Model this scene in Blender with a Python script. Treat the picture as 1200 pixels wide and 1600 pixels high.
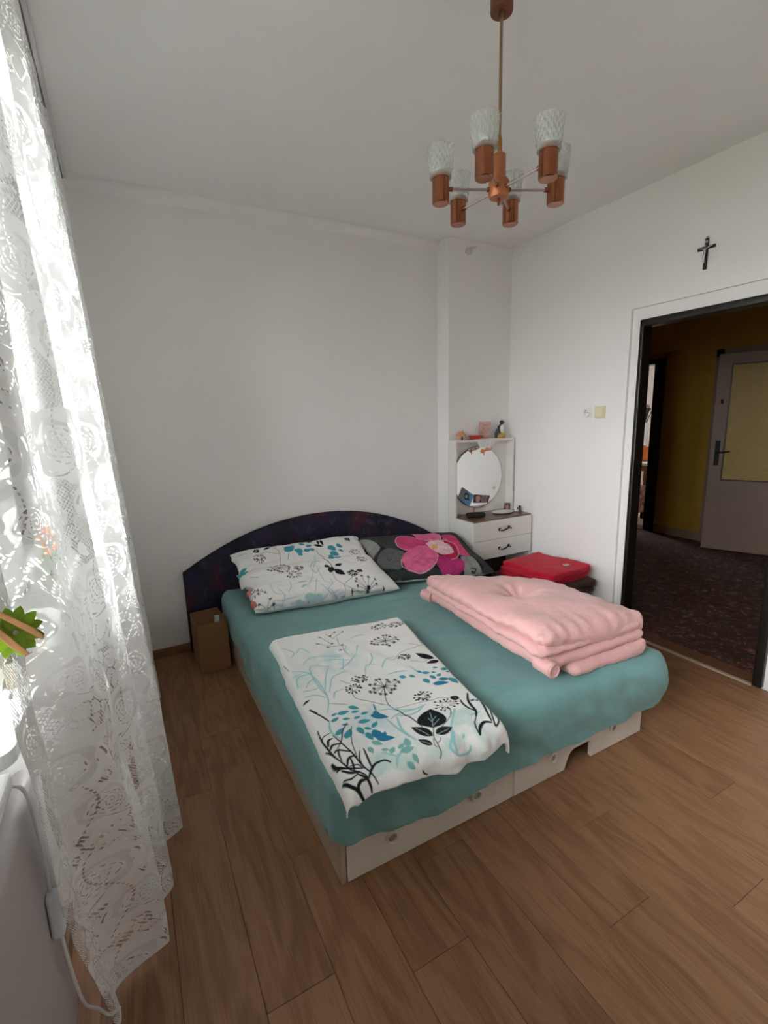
import bpy, bmesh, math, random
import numpy as np
from mathutils import Vector, Matrix, noise as mnoise

random.seed(7)
for _o in list(bpy.data.objects):
    bpy.data.objects.remove(_o)
S = bpy.context.scene
C = S.collection
PI = math.pi

# ---------------------------------------------------------------- camera
cam_d = bpy.data.cameras.new('camera')
cam = bpy.data.objects.new('camera', cam_d)
C.objects.link(cam)
cam_d.sensor_fit = 'VERTICAL'
cam_d.sensor_height = 36.0
cam_d.lens = 36.0 * 741.25 / 1600.0
cam_d.clip_start = 0.02
cam.matrix_world = Matrix(((0.8794, 0.1145, -0.4621, 0.0),
                           (-0.4752, 0.1544, -0.8662, 0.0),
                           (-0.0279, 0.9813, 0.1902, 1.55),
                           (0, 0, 0, 1)))
S.camera = cam

# ---------------------------------------------------------------- light
SKY_STRENGTH = 9.0
EXPOSURE = 2.12
w = bpy.data.worlds.new('world')
S.world = w
w.use_nodes = True
wn = w.node_tree
bg = wn.nodes['Background']
tc = wn.nodes.new('ShaderNodeTexCoord')
sep = wn.nodes.new('ShaderNodeSeparateXYZ')
ramp = wn.nodes.new('ShaderNodeValToRGB')
mr = wn.nodes.new('ShaderNodeMapRange')
mr.inputs['From Min'].default_value = -0.25
mr.inputs['From Max'].default_value = 0.9
wn.links.new(tc.outputs['Generated'], sep.inputs[0])
wn.links.new(sep.outputs['Z'], mr.inputs['Value'])
wn.links.new(mr.outputs[0], ramp.inputs[0])
ramp.color_ramp.elements[0].color = (0.30, 0.295, 0.28, 1)
ramp.color_ramp.elements[0].position = 0.0
ramp.color_ramp.elements[1].color = (0.97, 0.97, 1.0, 1)
ramp.color_ramp.elements[1].position = 0.35
wn.links.new(ramp.outputs[0], bg.inputs[0])
bg.inputs[1].default_value = SKY_STRENGTH
S.view_settings.view_transform = 'Standard'
S.view_settings.look = 'None'
S.view_settings.gamma = 1.0
S.view_settings.use_curve_mapping = False
S.view_settings.exposure = EXPOSURE
cy = S.cycles
cy.use_denoising = True
cy.max_bounces = 12
cy.diffuse_bounces = 8
cy.transparent_max_bounces = 16
cy.sample_clamp_indirect = 8.0


def portal(name, loc, rot, sx, sy):
    ld = bpy.data.lights.new(name, 'AREA')
    ld.shape = 'RECTANGLE'
    ld.size = sx
    ld.size_y = sy
    ld.cycles.is_portal = True
    o = bpy.data.objects.new(name, ld)
    C.objects.link(o)
    o.location = loc
    o.rotation_euler = rot
    return o


# sky light enters through the curtained window and added openings (sampling portals only)
portal('window_portal', (-0.52, 1.80, 1.76), (0, -PI / 2, 0), 1.62, 1.62)
portal('window_added_portal', (-0.52, 0.48, 1.76), (0, -PI / 2, 0), 1.62, 0.98)
portal('kitchen_portal', (6.9, 6.02, 1.5), (-PI / 2, 0, 0), 0.7, 0.8)

# ---------------------------------------------------------------- materials
MATS = {}


def mat(name, col, rough=0.6, metal=0.0, var=0.0, vscale=20.0, bump=0.0, bscale=60.0, spec=0.5, coat=0.0,
        stretch=(1, 1, 1), sheen=0.0, trans=0.0, ior=1.45):
    if name in MATS:
        return MATS[name]
    m = bpy.data.materials.new(name)
    m.use_nodes = True
    nt = m.node_tree
    b = nt.nodes['Principled BSDF']
    b.inputs['Base Color'].default_value = (*col, 1)
    b.inputs['Roughness'].default_value = rough
    b.inputs['Metallic'].default_value = metal
    b.inputs['Specular IOR Level'].default_value = spec
    b.inputs['Coat Weight'].default_value = coat
    b.inputs['Sheen Weight'].default_value = sheen
    b.inputs['Transmission Weight'].default_value = trans
    b.inputs['IOR'].default_value = ior
    if var or bump:
        t = nt.nodes.new('ShaderNodeTexCoord')
        mp = nt.nodes.new('ShaderNodeMapping')
        mp.inputs['Scale'].default_value = stretch
        nt.links.new(t.outputs['Object'], mp.inputs[0])
        if var:
            n = nt.nodes.new('ShaderNodeTexNoise')
            n.inputs['Scale'].default_value = vscale
            n.inputs['Detail'].default_value = 4
            nt.links.new(mp.outputs[0], n.inputs['Vector'])
            r = nt.nodes.new('ShaderNodeValToRGB')
            r.color_ramp.elements[0].position = 0.3
            r.color_ramp.elements[1].position = 0.7
            r.color_ramp.elements[0].color = (*[max(0, c * (1 - var)) for c in col], 1)
            r.color_ramp.elements[1].color = (*[min(1, c * (1 + var)) for c in col], 1)
            nt.links.new(n.outputs['Fac'], r.inputs[0])
            nt.links.new(r.outputs[0], b.inputs['Base Color'])
        if bump:
            n2 = nt.nodes.new('ShaderNodeTexNoise')
            n2.inputs['Scale'].default_value = bscale
            n2.inputs['Detail'].default_value = 3
            nt.links.new(mp.outputs[0], n2.inputs['Vector'])
            bp = nt.nodes.new('ShaderNodeBump')
            bp.inputs['Strength'].default_value = bump
            bp.inputs['Distance'].default_value = 0.01
            nt.links.new(n2.outputs['Fac'], bp.inputs['Height'])
            nt.links.new(bp.outputs[0], b.inputs['Normal'])
    MATS[name] = m
    return m


def attr_mat(name, rough=0.8, sheen=0.0, bump=0.15, bscale=400.0):
    m = mat(name, (0.8, 0.8, 0.8), rough, sheen=sheen, bump=bump, bscale=bscale, spec=0.2)
    nt = m.node_tree
    a = nt.nodes.new('ShaderNodeAttribute')
    a.attribute_name = 'Print'
    nt.links.new(a.outputs['Color'], nt.nodes['Principled BSDF'].inputs['Base Color'])
    return m


class E:
    """tiny expression helper that writes shader math nodes"""
    nt = None

    def __init__(s, v):
        s.v = v

    @staticmethod
    def op(kind, *a):
        n = E.nt.nodes.new('ShaderNodeMath')
        n.operation = kind
        for i, x in enumerate(a):
            x = x.v if isinstance(x, E) else x
            if isinstance(x, (int, float)):
                n.inputs[i].default_value = x
            else:
                E.nt.links.new(x, n.inputs[i])
        return E(n.outputs[0])

    def __add__(s, o): return E.op('ADD', s, o)
    __radd__ = __add__
    def __sub__(s, o): return E.op('SUBTRACT', s, o)
    def __rsub__(s, o): return E.op('SUBTRACT', o, s)
    def __mul__(s, o): return E.op('MULTIPLY', s, o)
    __rmul__ = __mul__
    def __truediv__(s, o): return E.op('DIVIDE', s, o)
    def lt(s, o): return E.op('LESS_THAN', s, o)
    def gt(s, o): return E.op('GREATER_THAN', s, o)
    def fract(s): return E.op('FRACT', s)
    def sin(s): return E.op('SINE', s)
    def cos(s): return E.op('COSINE', s)
    def abs(s): return E.op('ABSOLUTE', s)
    def sqrt(s): return E.op('SQRT', s)
    def max(s, o): return E.op('MAXIMUM', s, o)
    def min(s, o): return E.op('MINIMUM', s, o)
    def floor(s): return E.op('FLOOR', s)


def lace_material():
    m = bpy.data.materials.new('lace')
    m.use_nodes = True
    nt = m.node_tree
    nt.nodes.clear()
    E.nt = nt
    uv = nt.nodes.new('ShaderNodeUVMap')
    uv.uv_map = 'UVMap'
    nz = nt.nodes.new('ShaderNodeTexNoise')
    nz.inputs['Scale'].default_value = 26.0
    nz.inputs['Detail'].default_value = 2
    nt.links.new(uv.outputs[0], nz.inputs['Vector'])
    nsep = nt.nodes.new('ShaderNodeSeparateColor')
    nt.links.new(nz.outputs['Color'], nsep.inputs[0])
    nx, ny, nw = E(nsep.outputs[0]), E(nsep.outputs[1]), E(nsep.outputs[2])
    sp = nt.nodes.new('ShaderNodeSeparateXYZ')
    nt.links.new(uv.outputs[0], sp.inputs[0])
    u, v = E(sp.outputs[0]), E(sp.outputs[1])
    PU, PV, RR = 0.19, 0.37, 0.050
    col = (u / PU).floor()
    shift = (col * 0.5).fract()                      # half drop repeat
    lu = ((u / PU).fract() - 0.5) * PU
    lv = ((v / PV + shift).fract() - 0.5) * PV

    def rose(cu, cv, R, flip):
        x = (lu - cu + (nx - 0.5) * 0.007) * (flip / R)
        y = (lv - cv + (ny - 0.5) * 0.007) * (1.12 / R)
        th = E.op('ARCTAN2', y, x)
        r = (x * x + y * y).sqrt()
        rw = r * (1.0 + 0.07 * (th * 5.0 + r * 6.0).sin())
        inside = rw.lt(1.0)
        sp_ = (rw * 3.6 + th * (1 / (2 * PI))).fract()
        dash = ((th * (13.0) + rw * 9.0).sin()).gt(-0.35)
        ring = sp_.lt(0.22) * dash * inside
        # crescent of sheer ground round the bloom
        cres = rw.gt(1.02) * rw.lt(1.32) * ((th - 0.9).cos()).gt(-0.55)
        # leaves below the bloom
        leaf_r = 1.45 + 0.42 * (th * 3.0 + 0.6).sin()
        lf = rw.gt(1.34) * rw.lt(leaf_r) * (th.sin()).lt(0.35)
        lvein = ((rw * 16.0 + th * 10.0).sin()).gt(0.55) * lf
        body = rw.lt(1.9)
        return ring, cres, lf, lvein, body

    r1 = rose(-0.022, 0.035, RR, 1.0)
    r2 = rose(0.045, -0.105, RR * 0.8, -1.0)
    ring = r1[0].max(r2[0])
    cres = r1[1].max(r2[1])
    lf = r1[2].max(r2[2])
    vein = r1[3].max(r2[3])
    body = r1[4].max(r2[4])
    # open lattice ground in wandering columns between the blooms
    a = (lu + lv) * (PI / 0.011)
    b = (lu - lv) * (PI / 0.011)
    cell = a.sin().abs().min(b.sin().abs()).gt(0.42)
    lane = ((u * 9.0 + (v * 5.0).sin() * 0.9 + nw * 2.2).sin()).gt(0.40) * (1.0 - body)
    lattice = cell * lane
    # small scattered eyelets
    vor = nt.nodes.new('ShaderNodeTexVoronoi')
    vor.inputs['Scale'].default_value = 95.0
    nt.links.new(uv.outputs[0], vor.inputs['Vector'])
    eye = E(vor.outputs['Distance']).lt(0.20) * nw.gt(0.54) * (1.0 - body)
    # branching stem lines of dashes
    stem = (((lu * 1.0 + (lv * 21.0).sin() * 0.028) * (1 / 0.004)).abs()).lt(0.55) * ((lv * 520.0).sin().gt(-0.2))
    ve = nt.nodes.new('ShaderNodeTexVoronoi')
    ve.feature = 'DISTANCE_TO_EDGE'
    ve.inputs['Scale'].default_value = 27.0
    nt.links.new(uv.outputs[0], ve.inputs['Vector'])
    leafline = E(ve.outputs['Distance']).lt(0.055) * ((u * 700.0 + v * 420.0).sin()).gt(-0.3) * nx.gt(0.46) * (1.0 - body)
    hole = ring.max(vein).max(leafline).max(lattice).max(eye).max(stem)
    fine = ((u * (2 * PI / 0.0021)).sin() * (v * (2 * PI / 0.0021)).sin())
    dens = 0.92 - 0.14 * cres + 0.12 * lf + 0.10 * r1[4] * (1.0 - cres) + 0.05 * fine + (nw - 0.5) * 0.25
    hem = v.lt(0.035)
    alpha = (dens * (1.0 - 0.74 * hole)).max(hem * 0.92).min(0.96)
    dif = nt.nodes.new('ShaderNodeBsdfDiffuse')
    dif.inputs[0].default_value = (0.80, 0.80, 0.795, 1)
    trn = nt.nodes.new('ShaderNodeBsdfTranslucent')
    trn.inputs[0].default_value = (0.55, 0.56, 0.55, 1)
    mx = nt.nodes.new('ShaderNodeMixShader')
    mx.inputs[0].default_value = 0.08
    nt.links.new(dif.outputs[0], mx.inputs[1])
    nt.links.new(trn.outputs[0], mx.inputs[2])
    tr = nt.nodes.new('ShaderNodeBsdfTransparent')
    mx2 = nt.nodes.new('ShaderNodeMixShader')
    nt.links.new(alpha.v, mx2.inputs[0])
    nt.links.new(tr.outputs[0], mx2.inputs[1])
    nt.links.new(mx.outputs[0], mx2.inputs[2])
    out = nt.nodes.new('ShaderNodeOutputMaterial')
    nt.links.new(mx2.outputs[0], out.inputs[0])
    return m


def wood_plank_material():
    m = bpy.data.materials.new('oak_laminate')
    m.use_nodes = True
    nt = m.node_tree
    E.nt = nt
    b = nt.nodes['Principled BSDF']
    oi = nt.nodes.new('ShaderNodeObjectInfo')
    t = nt.nodes.new('ShaderNodeTexCoord')
    vm = nt.nodes.new('ShaderNodeVectorMath')
    vm.operation = 'MULTIPLY_ADD'
    cmb = nt.nodes.new('ShaderNodeCombineXYZ')
    rnd = E(oi.outputs['Random'])
    nt.links.new((rnd * 37.0).v, cmb.inputs[0])
    nt.links.new((rnd * 91.0).v, cmb.inputs[1])
    nt.links.new((rnd * 13.0).v, cmb.inputs[2])
    nt.links.new(t.outputs['Object'], vm.inputs[0])
    vm.inputs[1].default_value = (1, 1, 1)
    nt.links.new(cmb.outputs[0], vm.inputs[2])

    def stretched(sx, sy, scale, detail, dist=0.0):
        mp = nt.nodes.new('ShaderNodeMapping')
        mp.inputs['Scale'].default_value = (sx, sy, 1)
        nt.links.new(vm.outputs[0], mp.inputs[0])
        n = nt.nodes.new('ShaderNodeTexNoise')
        n.inputs['Scale'].default_value = scale
        n.inputs['Detail'].default_value = detail
        n.inputs['Distortion'].default_value = dist
        nt.links.new(mp.outputs[0], n.inputs['Vector'])
        return n

    broad = stretched(5.0, 0.8, 1.6, 3, 0.4)
    rings = (E(broad.outputs['Fac']) * 34.0).sin() * 0.5 + 0.5
    fine = stretched(60.0, 1.6, 3.0, 5)
    big = stretched(2.0, 0.7, 1.2, 2)
    pores = stretched(160.0, 4.0, 2.0, 3)
    f = rings * 0.22 + E(fine.outputs['Fac']) * 0.55 + E(big.outputs['Fac']) * 0.25 + (rnd - 0.5) * 0.14
    rp = nt.nodes.new('ShaderNodeValToRGB')
    el = rp.color_ramp.elements
    el[0].position = 0.30
    el[0].color = (0.200, 0.092, 0.043, 1)
    el[1].position = 0.78
    el[1].color = (0.335, 0.178, 0.092, 1)
    k = el.new(0.5)
    k.color = (0.268, 0.134, 0.066, 1)
    nt.links.new(f.v, rp.inputs[0])
    mixn = nt.nodes.new('ShaderNodeMix')
    mixn.data_type = 'RGBA'
    dark = (E(pores.outputs['Fac'])).lt(0.40) * 0.35
    nt.links.new(dark.v, mixn.inputs[0])
    nt.links.new(rp.outputs[0], mixn.inputs[6])
    mixn.inputs[7].default_value = (0.15, 0.066, 0.031, 1)
    nt.links.new(mixn.outputs[2], b.inputs['Base Color'])
    b.inputs['Roughness'].default_value = 0.48
    b.inputs['Specular IOR Level'].default_value = 0.35
    bp = nt.nodes.new('ShaderNodeBump')
    bp.inputs['Strength'].default_value = 0.12
    bp.inputs['Distance'].default_value = 0.004
    nt.links.new(fine.outputs['Fac'], bp.inputs['Height'])
    nt.links.new(bp.outputs[0], b.inputs['Normal'])
    return m


def speckle_material():
    """dark red-brown hall flooring with light flecks"""
    m = mat('hall_carpet', (0.07, 0.03, 0.026), 0.55)
    nt = m.node_tree
    b = nt.nodes['Principled BSDF']
    t = nt.nodes.new('ShaderNodeTexCoord')
    v = nt.nodes.new('ShaderNodeTexVoronoi')
    v.inputs['Scale'].default_value = 34
    n = nt.nodes.new('ShaderNodeTexNoise')
    n.inputs['Scale'].default_value = 22
    n.inputs['Detail'].default_value = 5
    n.inputs['Distortion'].default_value = 1.2
    nt.links.new(t.outputs['Object'], v.inputs['Vector'])
    nt.links.new(t.outputs['Object'], n.inputs['Vector'])
    r = nt.nodes.new('ShaderNodeValToRGB')
    e = r.color_ramp.elements
    e[0].position = 0.42
    e[0].color = (0.060, 0.026, 0.022, 1)
    e[1].position = 0.68
    e[1].color = (0.36, 0.22, 0.18, 1)
    k = e.new(0.56)
    k.color = (0.12, 0.05, 0.042, 1)
    nt.links.new(n.outputs['Fac'], r.inputs[0])
    mx = nt.nodes.new('ShaderNodeMix')
    mx.data_type = 'RGBA'
    mx.blend_type = 'MULTIPLY'
    mx.inputs[0].default_value = 0.5
    nt.links.new(r.outputs[0], mx.inputs[6])
    nt.links.new(v.outputs['Color'], mx.inputs[7])
    nt.links.new(mx.outputs[2], b.inputs['Base Color'])
    return m


def headboard_material():
    m = mat('headboard_cover', (0.02, 0.02, 0.04), 0.75)
    nt = m.node_tree
    b = nt.nodes['Principled BSDF']
    t = nt.nodes.new('ShaderNodeTexCoord')
    mp = nt.nodes.new('ShaderNodeMapping')
    mp.inputs['Scale'].default_value = (1.0, 1.0, 0.8)
    nt.links.new(t.outputs['Object'], mp.inputs[0])

    def nz(scale, detail, off):
        n = nt.nodes.new('ShaderNodeTexNoise')
        n.inputs['Scale'].default_value = scale
        n.inputs['Detail'].default_value = detail
        n.inputs['Distortion'].default_value = 0.7
        mm = nt.nodes.new('ShaderNodeMapping')
        mm.inputs['Location'].default_value = (off, off * 2, off)
        nt.links.new(mp.outputs[0], mm.inputs[0])
        nt.links.new(mm.outputs[0], n.inputs['Vector'])
        return n

    vor = nt.nodes.new('ShaderNodeTexVoronoi')
    vor.distance = 'CHEBYCHEV'
    vor.inputs['Scale'].default_value = 9.0
    nt.links.new(mp.outputs[0], vor.inputs['Vector'])
    r = nt.nodes.new('ShaderNodeValToRGB')
    e = r.color_ramp.elements
    e[0].position = 0.30
    e[0].color = (0.006, 0.006, 0.011, 1)
    e[1].position = 0.74
    e[1].color = (0.085, 0.09, 0.13, 1)
    for p, c in ((0.42, (0.010, 0.011, 0.028)), (0.52, (0.019, 0.018, 0.050)), (0.60, (0.030, 0.014, 0.032)), (0.66, (0.075, 0.012, 0.026))):
        k = e.new(p)
        k.color = (*c, 1)
    n1 = nz(3.6, 5, 3.1)
    E.nt = nt
    sc = nt.nodes.new('ShaderNodeSeparateColor')
    nt.links.new(vor.outputs['Color'], sc.inputs[0])
    f = E(n1.outputs['Fac']) * 0.8 + E(sc.outputs[0]) * 0.2
    nt.links.new(f.v, r.inputs[0])
    n2 = nz(16, 4, 7.0)
    mx = nt.nodes.new('ShaderNodeMix')
    mx.data_type = 'RGBA'
    mx.blend_type = 'ADD'
    g = (E(n2.outputs['Fac'])).gt(0.62) * 0.35
    nt.links.new(g.v, mx.inputs[0])
    nt.links.new(r.outputs[0], mx.inputs[6])
    mx.inputs[7].default_value = (0.06, 0.06, 0.09, 1)
    nt.links.new(mx.outputs[2], b.inputs['Base Color'])
    return m


def glass_material(name, tint, rough=0.02):
    """thin pressed glass: clear on straight view, shiny on the facets"""
    m = bpy.data.materials.new(name)
    m.use_nodes = True
    nt = m.node_tree
    nt.nodes.clear()
    gl = nt.nodes.new('ShaderNodeBsdfGlossy')
    gl.inputs['Roughness'].default_value = rough
    tr = nt.nodes.new('ShaderNodeBsdfTransparent')
    tr.inputs[0].default_value = (*tint, 1)
    fr = nt.nodes.new('ShaderNodeFresnel')
    fr.inputs[0].default_value = 1.5
    mx = nt.nodes.new('ShaderNodeMixShader')
    nt.links.new(fr.outputs[0], mx.inputs[0])
    nt.links.new(tr.outputs[0], mx.inputs[1])
    nt.links.new(gl.outputs[0], mx.inputs[2])
    out = nt.nodes.new('ShaderNodeOutputMaterial')
    nt.links.new(mx.outputs[0], out.inputs[0])
    return m


M_wall = mat('white_wall_paint', (0.80, 0.778, 0.765), 0.9, var=0.02, vscale=1.5, bump=0.25, bscale=9, spec=0.15)
M_ceil = mat('ceiling_paint', (0.83, 0.82, 0.81), 0.92, var=0.03, vscale=1.2, bump=0.3, bscale=5, spec=0.1)
M_plank = wood_plank_material()
M_sub = mat('dark_joint', (0.06, 0.03, 0.015), 0.8)
M_base = mat('wood_baseboard', (0.22, 0.115, 0.055), 0.5, var=0.25, vscale=8, stretch=(1, 1, 10))
M_white = mat('white_lacquer', (0.74, 0.72, 0.68), 0.35, var=0.03, vscale=6)
M_cream = mat('cream_laminate', (0.66, 0.61, 0.54), 0.4, var=0.05, vscale=10)
M_frame = mat('dark_brown_paint', (0.012, 0.009, 0.008), 0.35)
M_yellow = mat('ochre_wall', (0.46, 0.27, 0.035), 0.85, var=0.08, vscale=3)
M_carpet = speckle_material()
M_door = mat('old_cream_door', (0.30, 0.20, 0.15), 0.5, var=0.05, vscale=5)
M_black = mat('black_metal', (0.010, 0.009, 0.009), 0.5, spec=0.25)
M_copper = mat('copper', (0.36, 0.135, 0.07), 0.27, metal=1.0, var=0.2, vscale=24)
M_brass = mat('dull_brass', (0.36, 0.24, 0.15), 0.35, metal=0.9)
M_steel = mat('nickel', (0.50, 0.45, 0.42), 0.3, metal=0.95)
M_teal = mat('teal_sheet', (0.160, 0.325, 0.318), 0.85, var=0.05, vscale=6, bump=0.12, bscale=260, spec=0.2, sheen=0.2)
M_pink = mat('pink_satin', (0.69, 0.39, 0.375), 0.55, var=0.03, vscale=9, bump=0.4, bscale=34, spec=0.25, sheen=0.2)
M_red = mat('red_fleece', (0.52, 0.012, 0.035), 0.95, var=0.1, vscale=30, bump=0.3, bscale=200, spec=0.1, sheen=0.1)
M_brown = mat('brown_blanket', (0.055, 0.022, 0.014), 0.95, var=0.35, vscale=22, bump=0.3, bscale=150)
M_card = mat('cardboard', (0.27, 0.135, 0.062), 0.85, var=0.06, vscale=14)
M_cardin = mat('cardboard_inside', (0.30, 0.155, 0.075), 0.85)
M_head = headboard_material()
M_print = attr_mat('printed_cotton')
M_lace = lace_material()
M_shade = mat('pressed_glass', (0.93, 0.97, 0.95), 0.06, trans=0.0)
E.nt = None


# ---------------------------------------------------------------- mesh helpers
class MB:
    """collects shapes in one bmesh; build() links it as one object"""

    def __init__(s):
        s.bm = bmesh.new()

    def box(s, x0, x1, y0, y1, z0, z1, bev=0.0, seg=2):
        t = bmesh.new()
        bmesh.ops.create_cube(t, size=1)
        for v in t.verts:
            v.co = Vector(((x0 + x1) / 2 + v.co.x * (x1 - x0), (y0 + y1) / 2 + v.co.y * (y1 - y0), (z0 + z1) / 2 + v.co.z * (z1 - z0)))
        if bev:
            bmesh.ops.bevel(t, geom=t.edges[:], offset=bev, segments=seg, affect='EDGES', profile=0.6)
        s.add(t)
        return s

    def add(s, t, mx=None):
        if mx is not None:
            bmesh.ops.transform(t, matrix=mx, verts=t.verts)
        me = bpy.data.meshes.new('tmp')
        t.to_mesh(me)
        t.free()
        s.bm.from_mesh(me)
        bpy.data.meshes.remove(me)
        return s

    def lathe(s, prof, c=(0, 0, 0), n=28, mx=None, rfun=None):
        """profile of (r, z) turned about z at c"""
        t = bmesh.new()
        rows = []
        for r, z in prof:
            row = []
            for i in range(n):
                a = 2 * PI * i / n
                rr = r * (rfun(a, z) if rfun else 1)
                row.append(t.verts.new((rr * math.cos(a), rr * math.sin(a), z)))
            rows.append(row)
        for p, q in zip(rows, rows[1:]):
            for i in range(n):
                j = (i + 1) % n
                t.faces.new((p[i], p[j], q[j], q[i]))
        if prof[0][0] > 1e-5:
            t.faces.new(rows[0][::-1])
        if prof[-1][0] > 1e-5:
            t.faces.new(rows[-1])
        bmesh.ops.remove_doubles(t, verts=t.verts, dist=1e-6)
        T = Matrix.Translation(c)
        return s.add(t, T @ mx if mx is not None else T)

    def open_lathe(s, prof, c=(0, 0, 0), n=40, rfun=None):
        t = bmesh.new()
        rows = []
        for r, z in prof:
            rows.append([t.verts.new((r * (rfun(2 * PI * i / n, z) if rfun else 1) * math.cos(2 * PI * i / n),
                                      r * (rfun(2 * PI * i / n, z) if rfun else 1) * math.sin(2 * PI * i / n), z)) for i in range(n)])
        for p, q in zip(rows, rows[1:]):
            for i in range(n):
                j = (i + 1) % n
                t.faces.new((p[i], p[j], q[j], q[i]))
        return s.add(t, Matrix.Translation(c))

    def rod(s, p0, p1, r0, r1=None, n=12):
        p0, p1 = Vector(p0), Vector(p1)
        d = p1 - p0
        r1 = r0 if r1 is None else r1
        t = bmesh.new()
        bmesh.ops.create_cone(t, cap_ends=True, segments=n, radius1=r0, radius2=r1, depth=d.length)
        q = Vector((0, 0, 1)).rotation_difference(d.normalized()).to_matrix().to_4x4()
        return s.add(t, Matrix.Translation((p0 + p1) / 2) @ q)

    def tube(s, pts, r, n=8):
        pts = [Vector(p) for p in pts]
        t = bmesh.new()
        rows = []
        up = Vector((0.13, 0.21, 1)).normalized()
        for i, p in enumerate(pts):
            d = (pts[min(i + 1, len(pts) - 1)] - pts[max(i - 1, 0)]).normalized()
            if abs(d.dot(up)) > 0.98:
                up = Vector((1, 0.1, 0)).normalized()
            a = d.cross(up).normalized()
            b = d.cross(a)
            rr = r[i] if isinstance(r, (list, tuple)) else r
            rows.append([t.verts.new(p + (a * math.cos(2 * PI * k / n) + b * math.sin(2 * PI * k / n)) * rr) for k in range(n)])
        for p, q in zip(rows, rows[1:]):
            for k in range(n):
                j = (k + 1) % n
                t.faces.new((p[k], p[j], q[j], q[k]))
        t.faces.new(rows[0][::-1])
        t.faces.new(rows[-1])
        bmesh.ops.recalc_face_normals(t, faces=t.faces)
        return s.add(t)

    def sphere(s, c, r, sc=(1, 1, 1), u=16, v=10):
        t = bmesh.new()
        bmesh.ops.create_uvsphere(t, u_segments=u, v_segments=v, radius=r)
        return s.add(t, Matrix.Translation(c) @ Matrix.Diagonal((*sc, 1)))

    def prism(s, poly, axis, a0, a1, bev=0.0):
        """polygon of 2-D points extruded along an axis: 'x' takes (y,z), 'y' takes (x,z), 'z' takes (x,y)"""
        t = bmesh.new()
        f = {'x': lambda p, a: (a, p[0], p[1]), 'y': lambda p, a: (p[0], a, p[1]), 'z': lambda p, a: (p[0], p[1], a)}[axis]
        v0 = [t.verts.new(f(p, a0)) for p in poly]
        v1 = [t.verts.new(f(p, a1)) for p in poly]
        t.faces.new(v0)
        t.faces.new(v1[::-1])
        n = len(poly)
        for i in range(n):
            j = (i + 1) % n
            t.faces.new((v0[i], v1[i], v1[j], v0[j]))
        bmesh.ops.recalc_face_normals(t, faces=t.faces)
        if bev:
            es = [e for e in t.edges if abs(f((0, 0), 1)[0] * (e.verts[0].co.x - e.verts[1].co.x) + f((0, 0), 1)[1] * (e.verts[0].co.y - e.verts[1].co.y) + f((0, 0), 1)[2] * (e.verts[0].co.z - e.verts[1].co.z)) < 1e-7]
            bmesh.ops.bevel(t, geom=es, offset=bev, segments=2, affect='EDGES')
        return s.add(t)

    def build(s, name, m, parent=None, smooth=False, angle=None):
        me = bpy.data.meshes.new(name)
        bmesh.ops.recalc_face_normals(s.bm, faces=s.bm.faces)
        s.bm.to_mesh(me)
        s.bm.free()
        return finish(name, me, m, parent, smooth)


def finish(name, me, m, parent=None, smooth=False):
    o = bpy.data.objects.new(name, me)
    C.objects.link(o)
    me.materials.append(m)
    if parent is not None:
        off = wloc(parent)
        me.transform(Matrix.Translation(-off))
        o.parent = parent
    else:
        # origin at the base of the mesh
        n = len(me.vertices)
        co = np.empty(n * 3, np.float32)
        me.vertices.foreach_get('co', co)
        co = co.reshape(-1, 3)
        lo, hi = co.min(0), co.max(0)
        b = Vector((float(lo[0] + hi[0]) / 2, float(lo[1] + hi[1]) / 2, float(lo[2])))
        me.transform(Matrix.Translation(-b))
        o.location = b
    if smooth:
        me.polygons.foreach_set('use_smooth', [True] * len(me.polygons))
        if smooth != 'all':
            try:
                me.set_sharp_from_angle(angle=math.radians(38))
            except Exception:
                pass
    return o


def wloc(o):
    v = Vector((0, 0, 0))
    while o is not None:
        v = v + o.location
        o = o.parent
    return v


def thing(name, label, cat, loc, group=None):
    o = bpy.data.objects.new(name, None)
    o.empty_display_size = 0.05
    C.objects.link(o)
    o.location = loc
    o['label'] = label
    o['category'] = cat
    if group:
        o['group'] = group
    return o


def tag(o, label, cat, group=None):
    o['label'] = label
    o['category'] = cat
    if group:
        o['group'] = group
    return o


def struct(o):
    o['kind'] = 'structure'
    return o


def grid_mesh(name, P, m, parent=None, col=None, uv=None, smooth='all', wrap=False):
    """P: (n, m, 3) array of points -> quad grid"""
    n, k = P.shape[:2]
    me = bpy.data.meshes.new(name)
    idx = np.arange(n * k).reshape(n, k)
    if wrap:
        i2 = np.concatenate([idx, idx[:, :1]], 1)
    else:
        i2 = idx
    q = np.stack([i2[:-1, :-1], i2[:-1, 1:], i2[1:, 1:], i2[1:, :-1]], -1).reshape(-1, 4)
    me.vertices.add(n * k)
    me.vertices.foreach_set('co', P.reshape(-1).astype(np.float32))
    me.loops.add(q.size)
    me.loops.foreach_set('vertex_index', q.reshape(-1).astype(np.int32))
    me.polygons.add(len(q))
    me.polygons.foreach_set('loop_start', np.arange(0, q.size, 4, dtype=np.int32))
    me.update(calc_edges=True)
    if col is not None:
        a = me.color_attributes.new('Print', 'FLOAT_COLOR', 'POINT')
        c4 = np.concatenate([col.reshape(-1, 3), np.ones((n * k, 1))], 1).astype(np.float32)
        a.data.foreach_set('color', c4.reshape(-1))
    if uv is not None:
        l = me.uv_layers.new(name='UVMap')
        l.data.foreach_set('uv', uv.reshape(-1, 2)[q.reshape(-1)].astype(np.float32).reshape(-1))
    return finish(name, me, m, parent, smooth)


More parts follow.
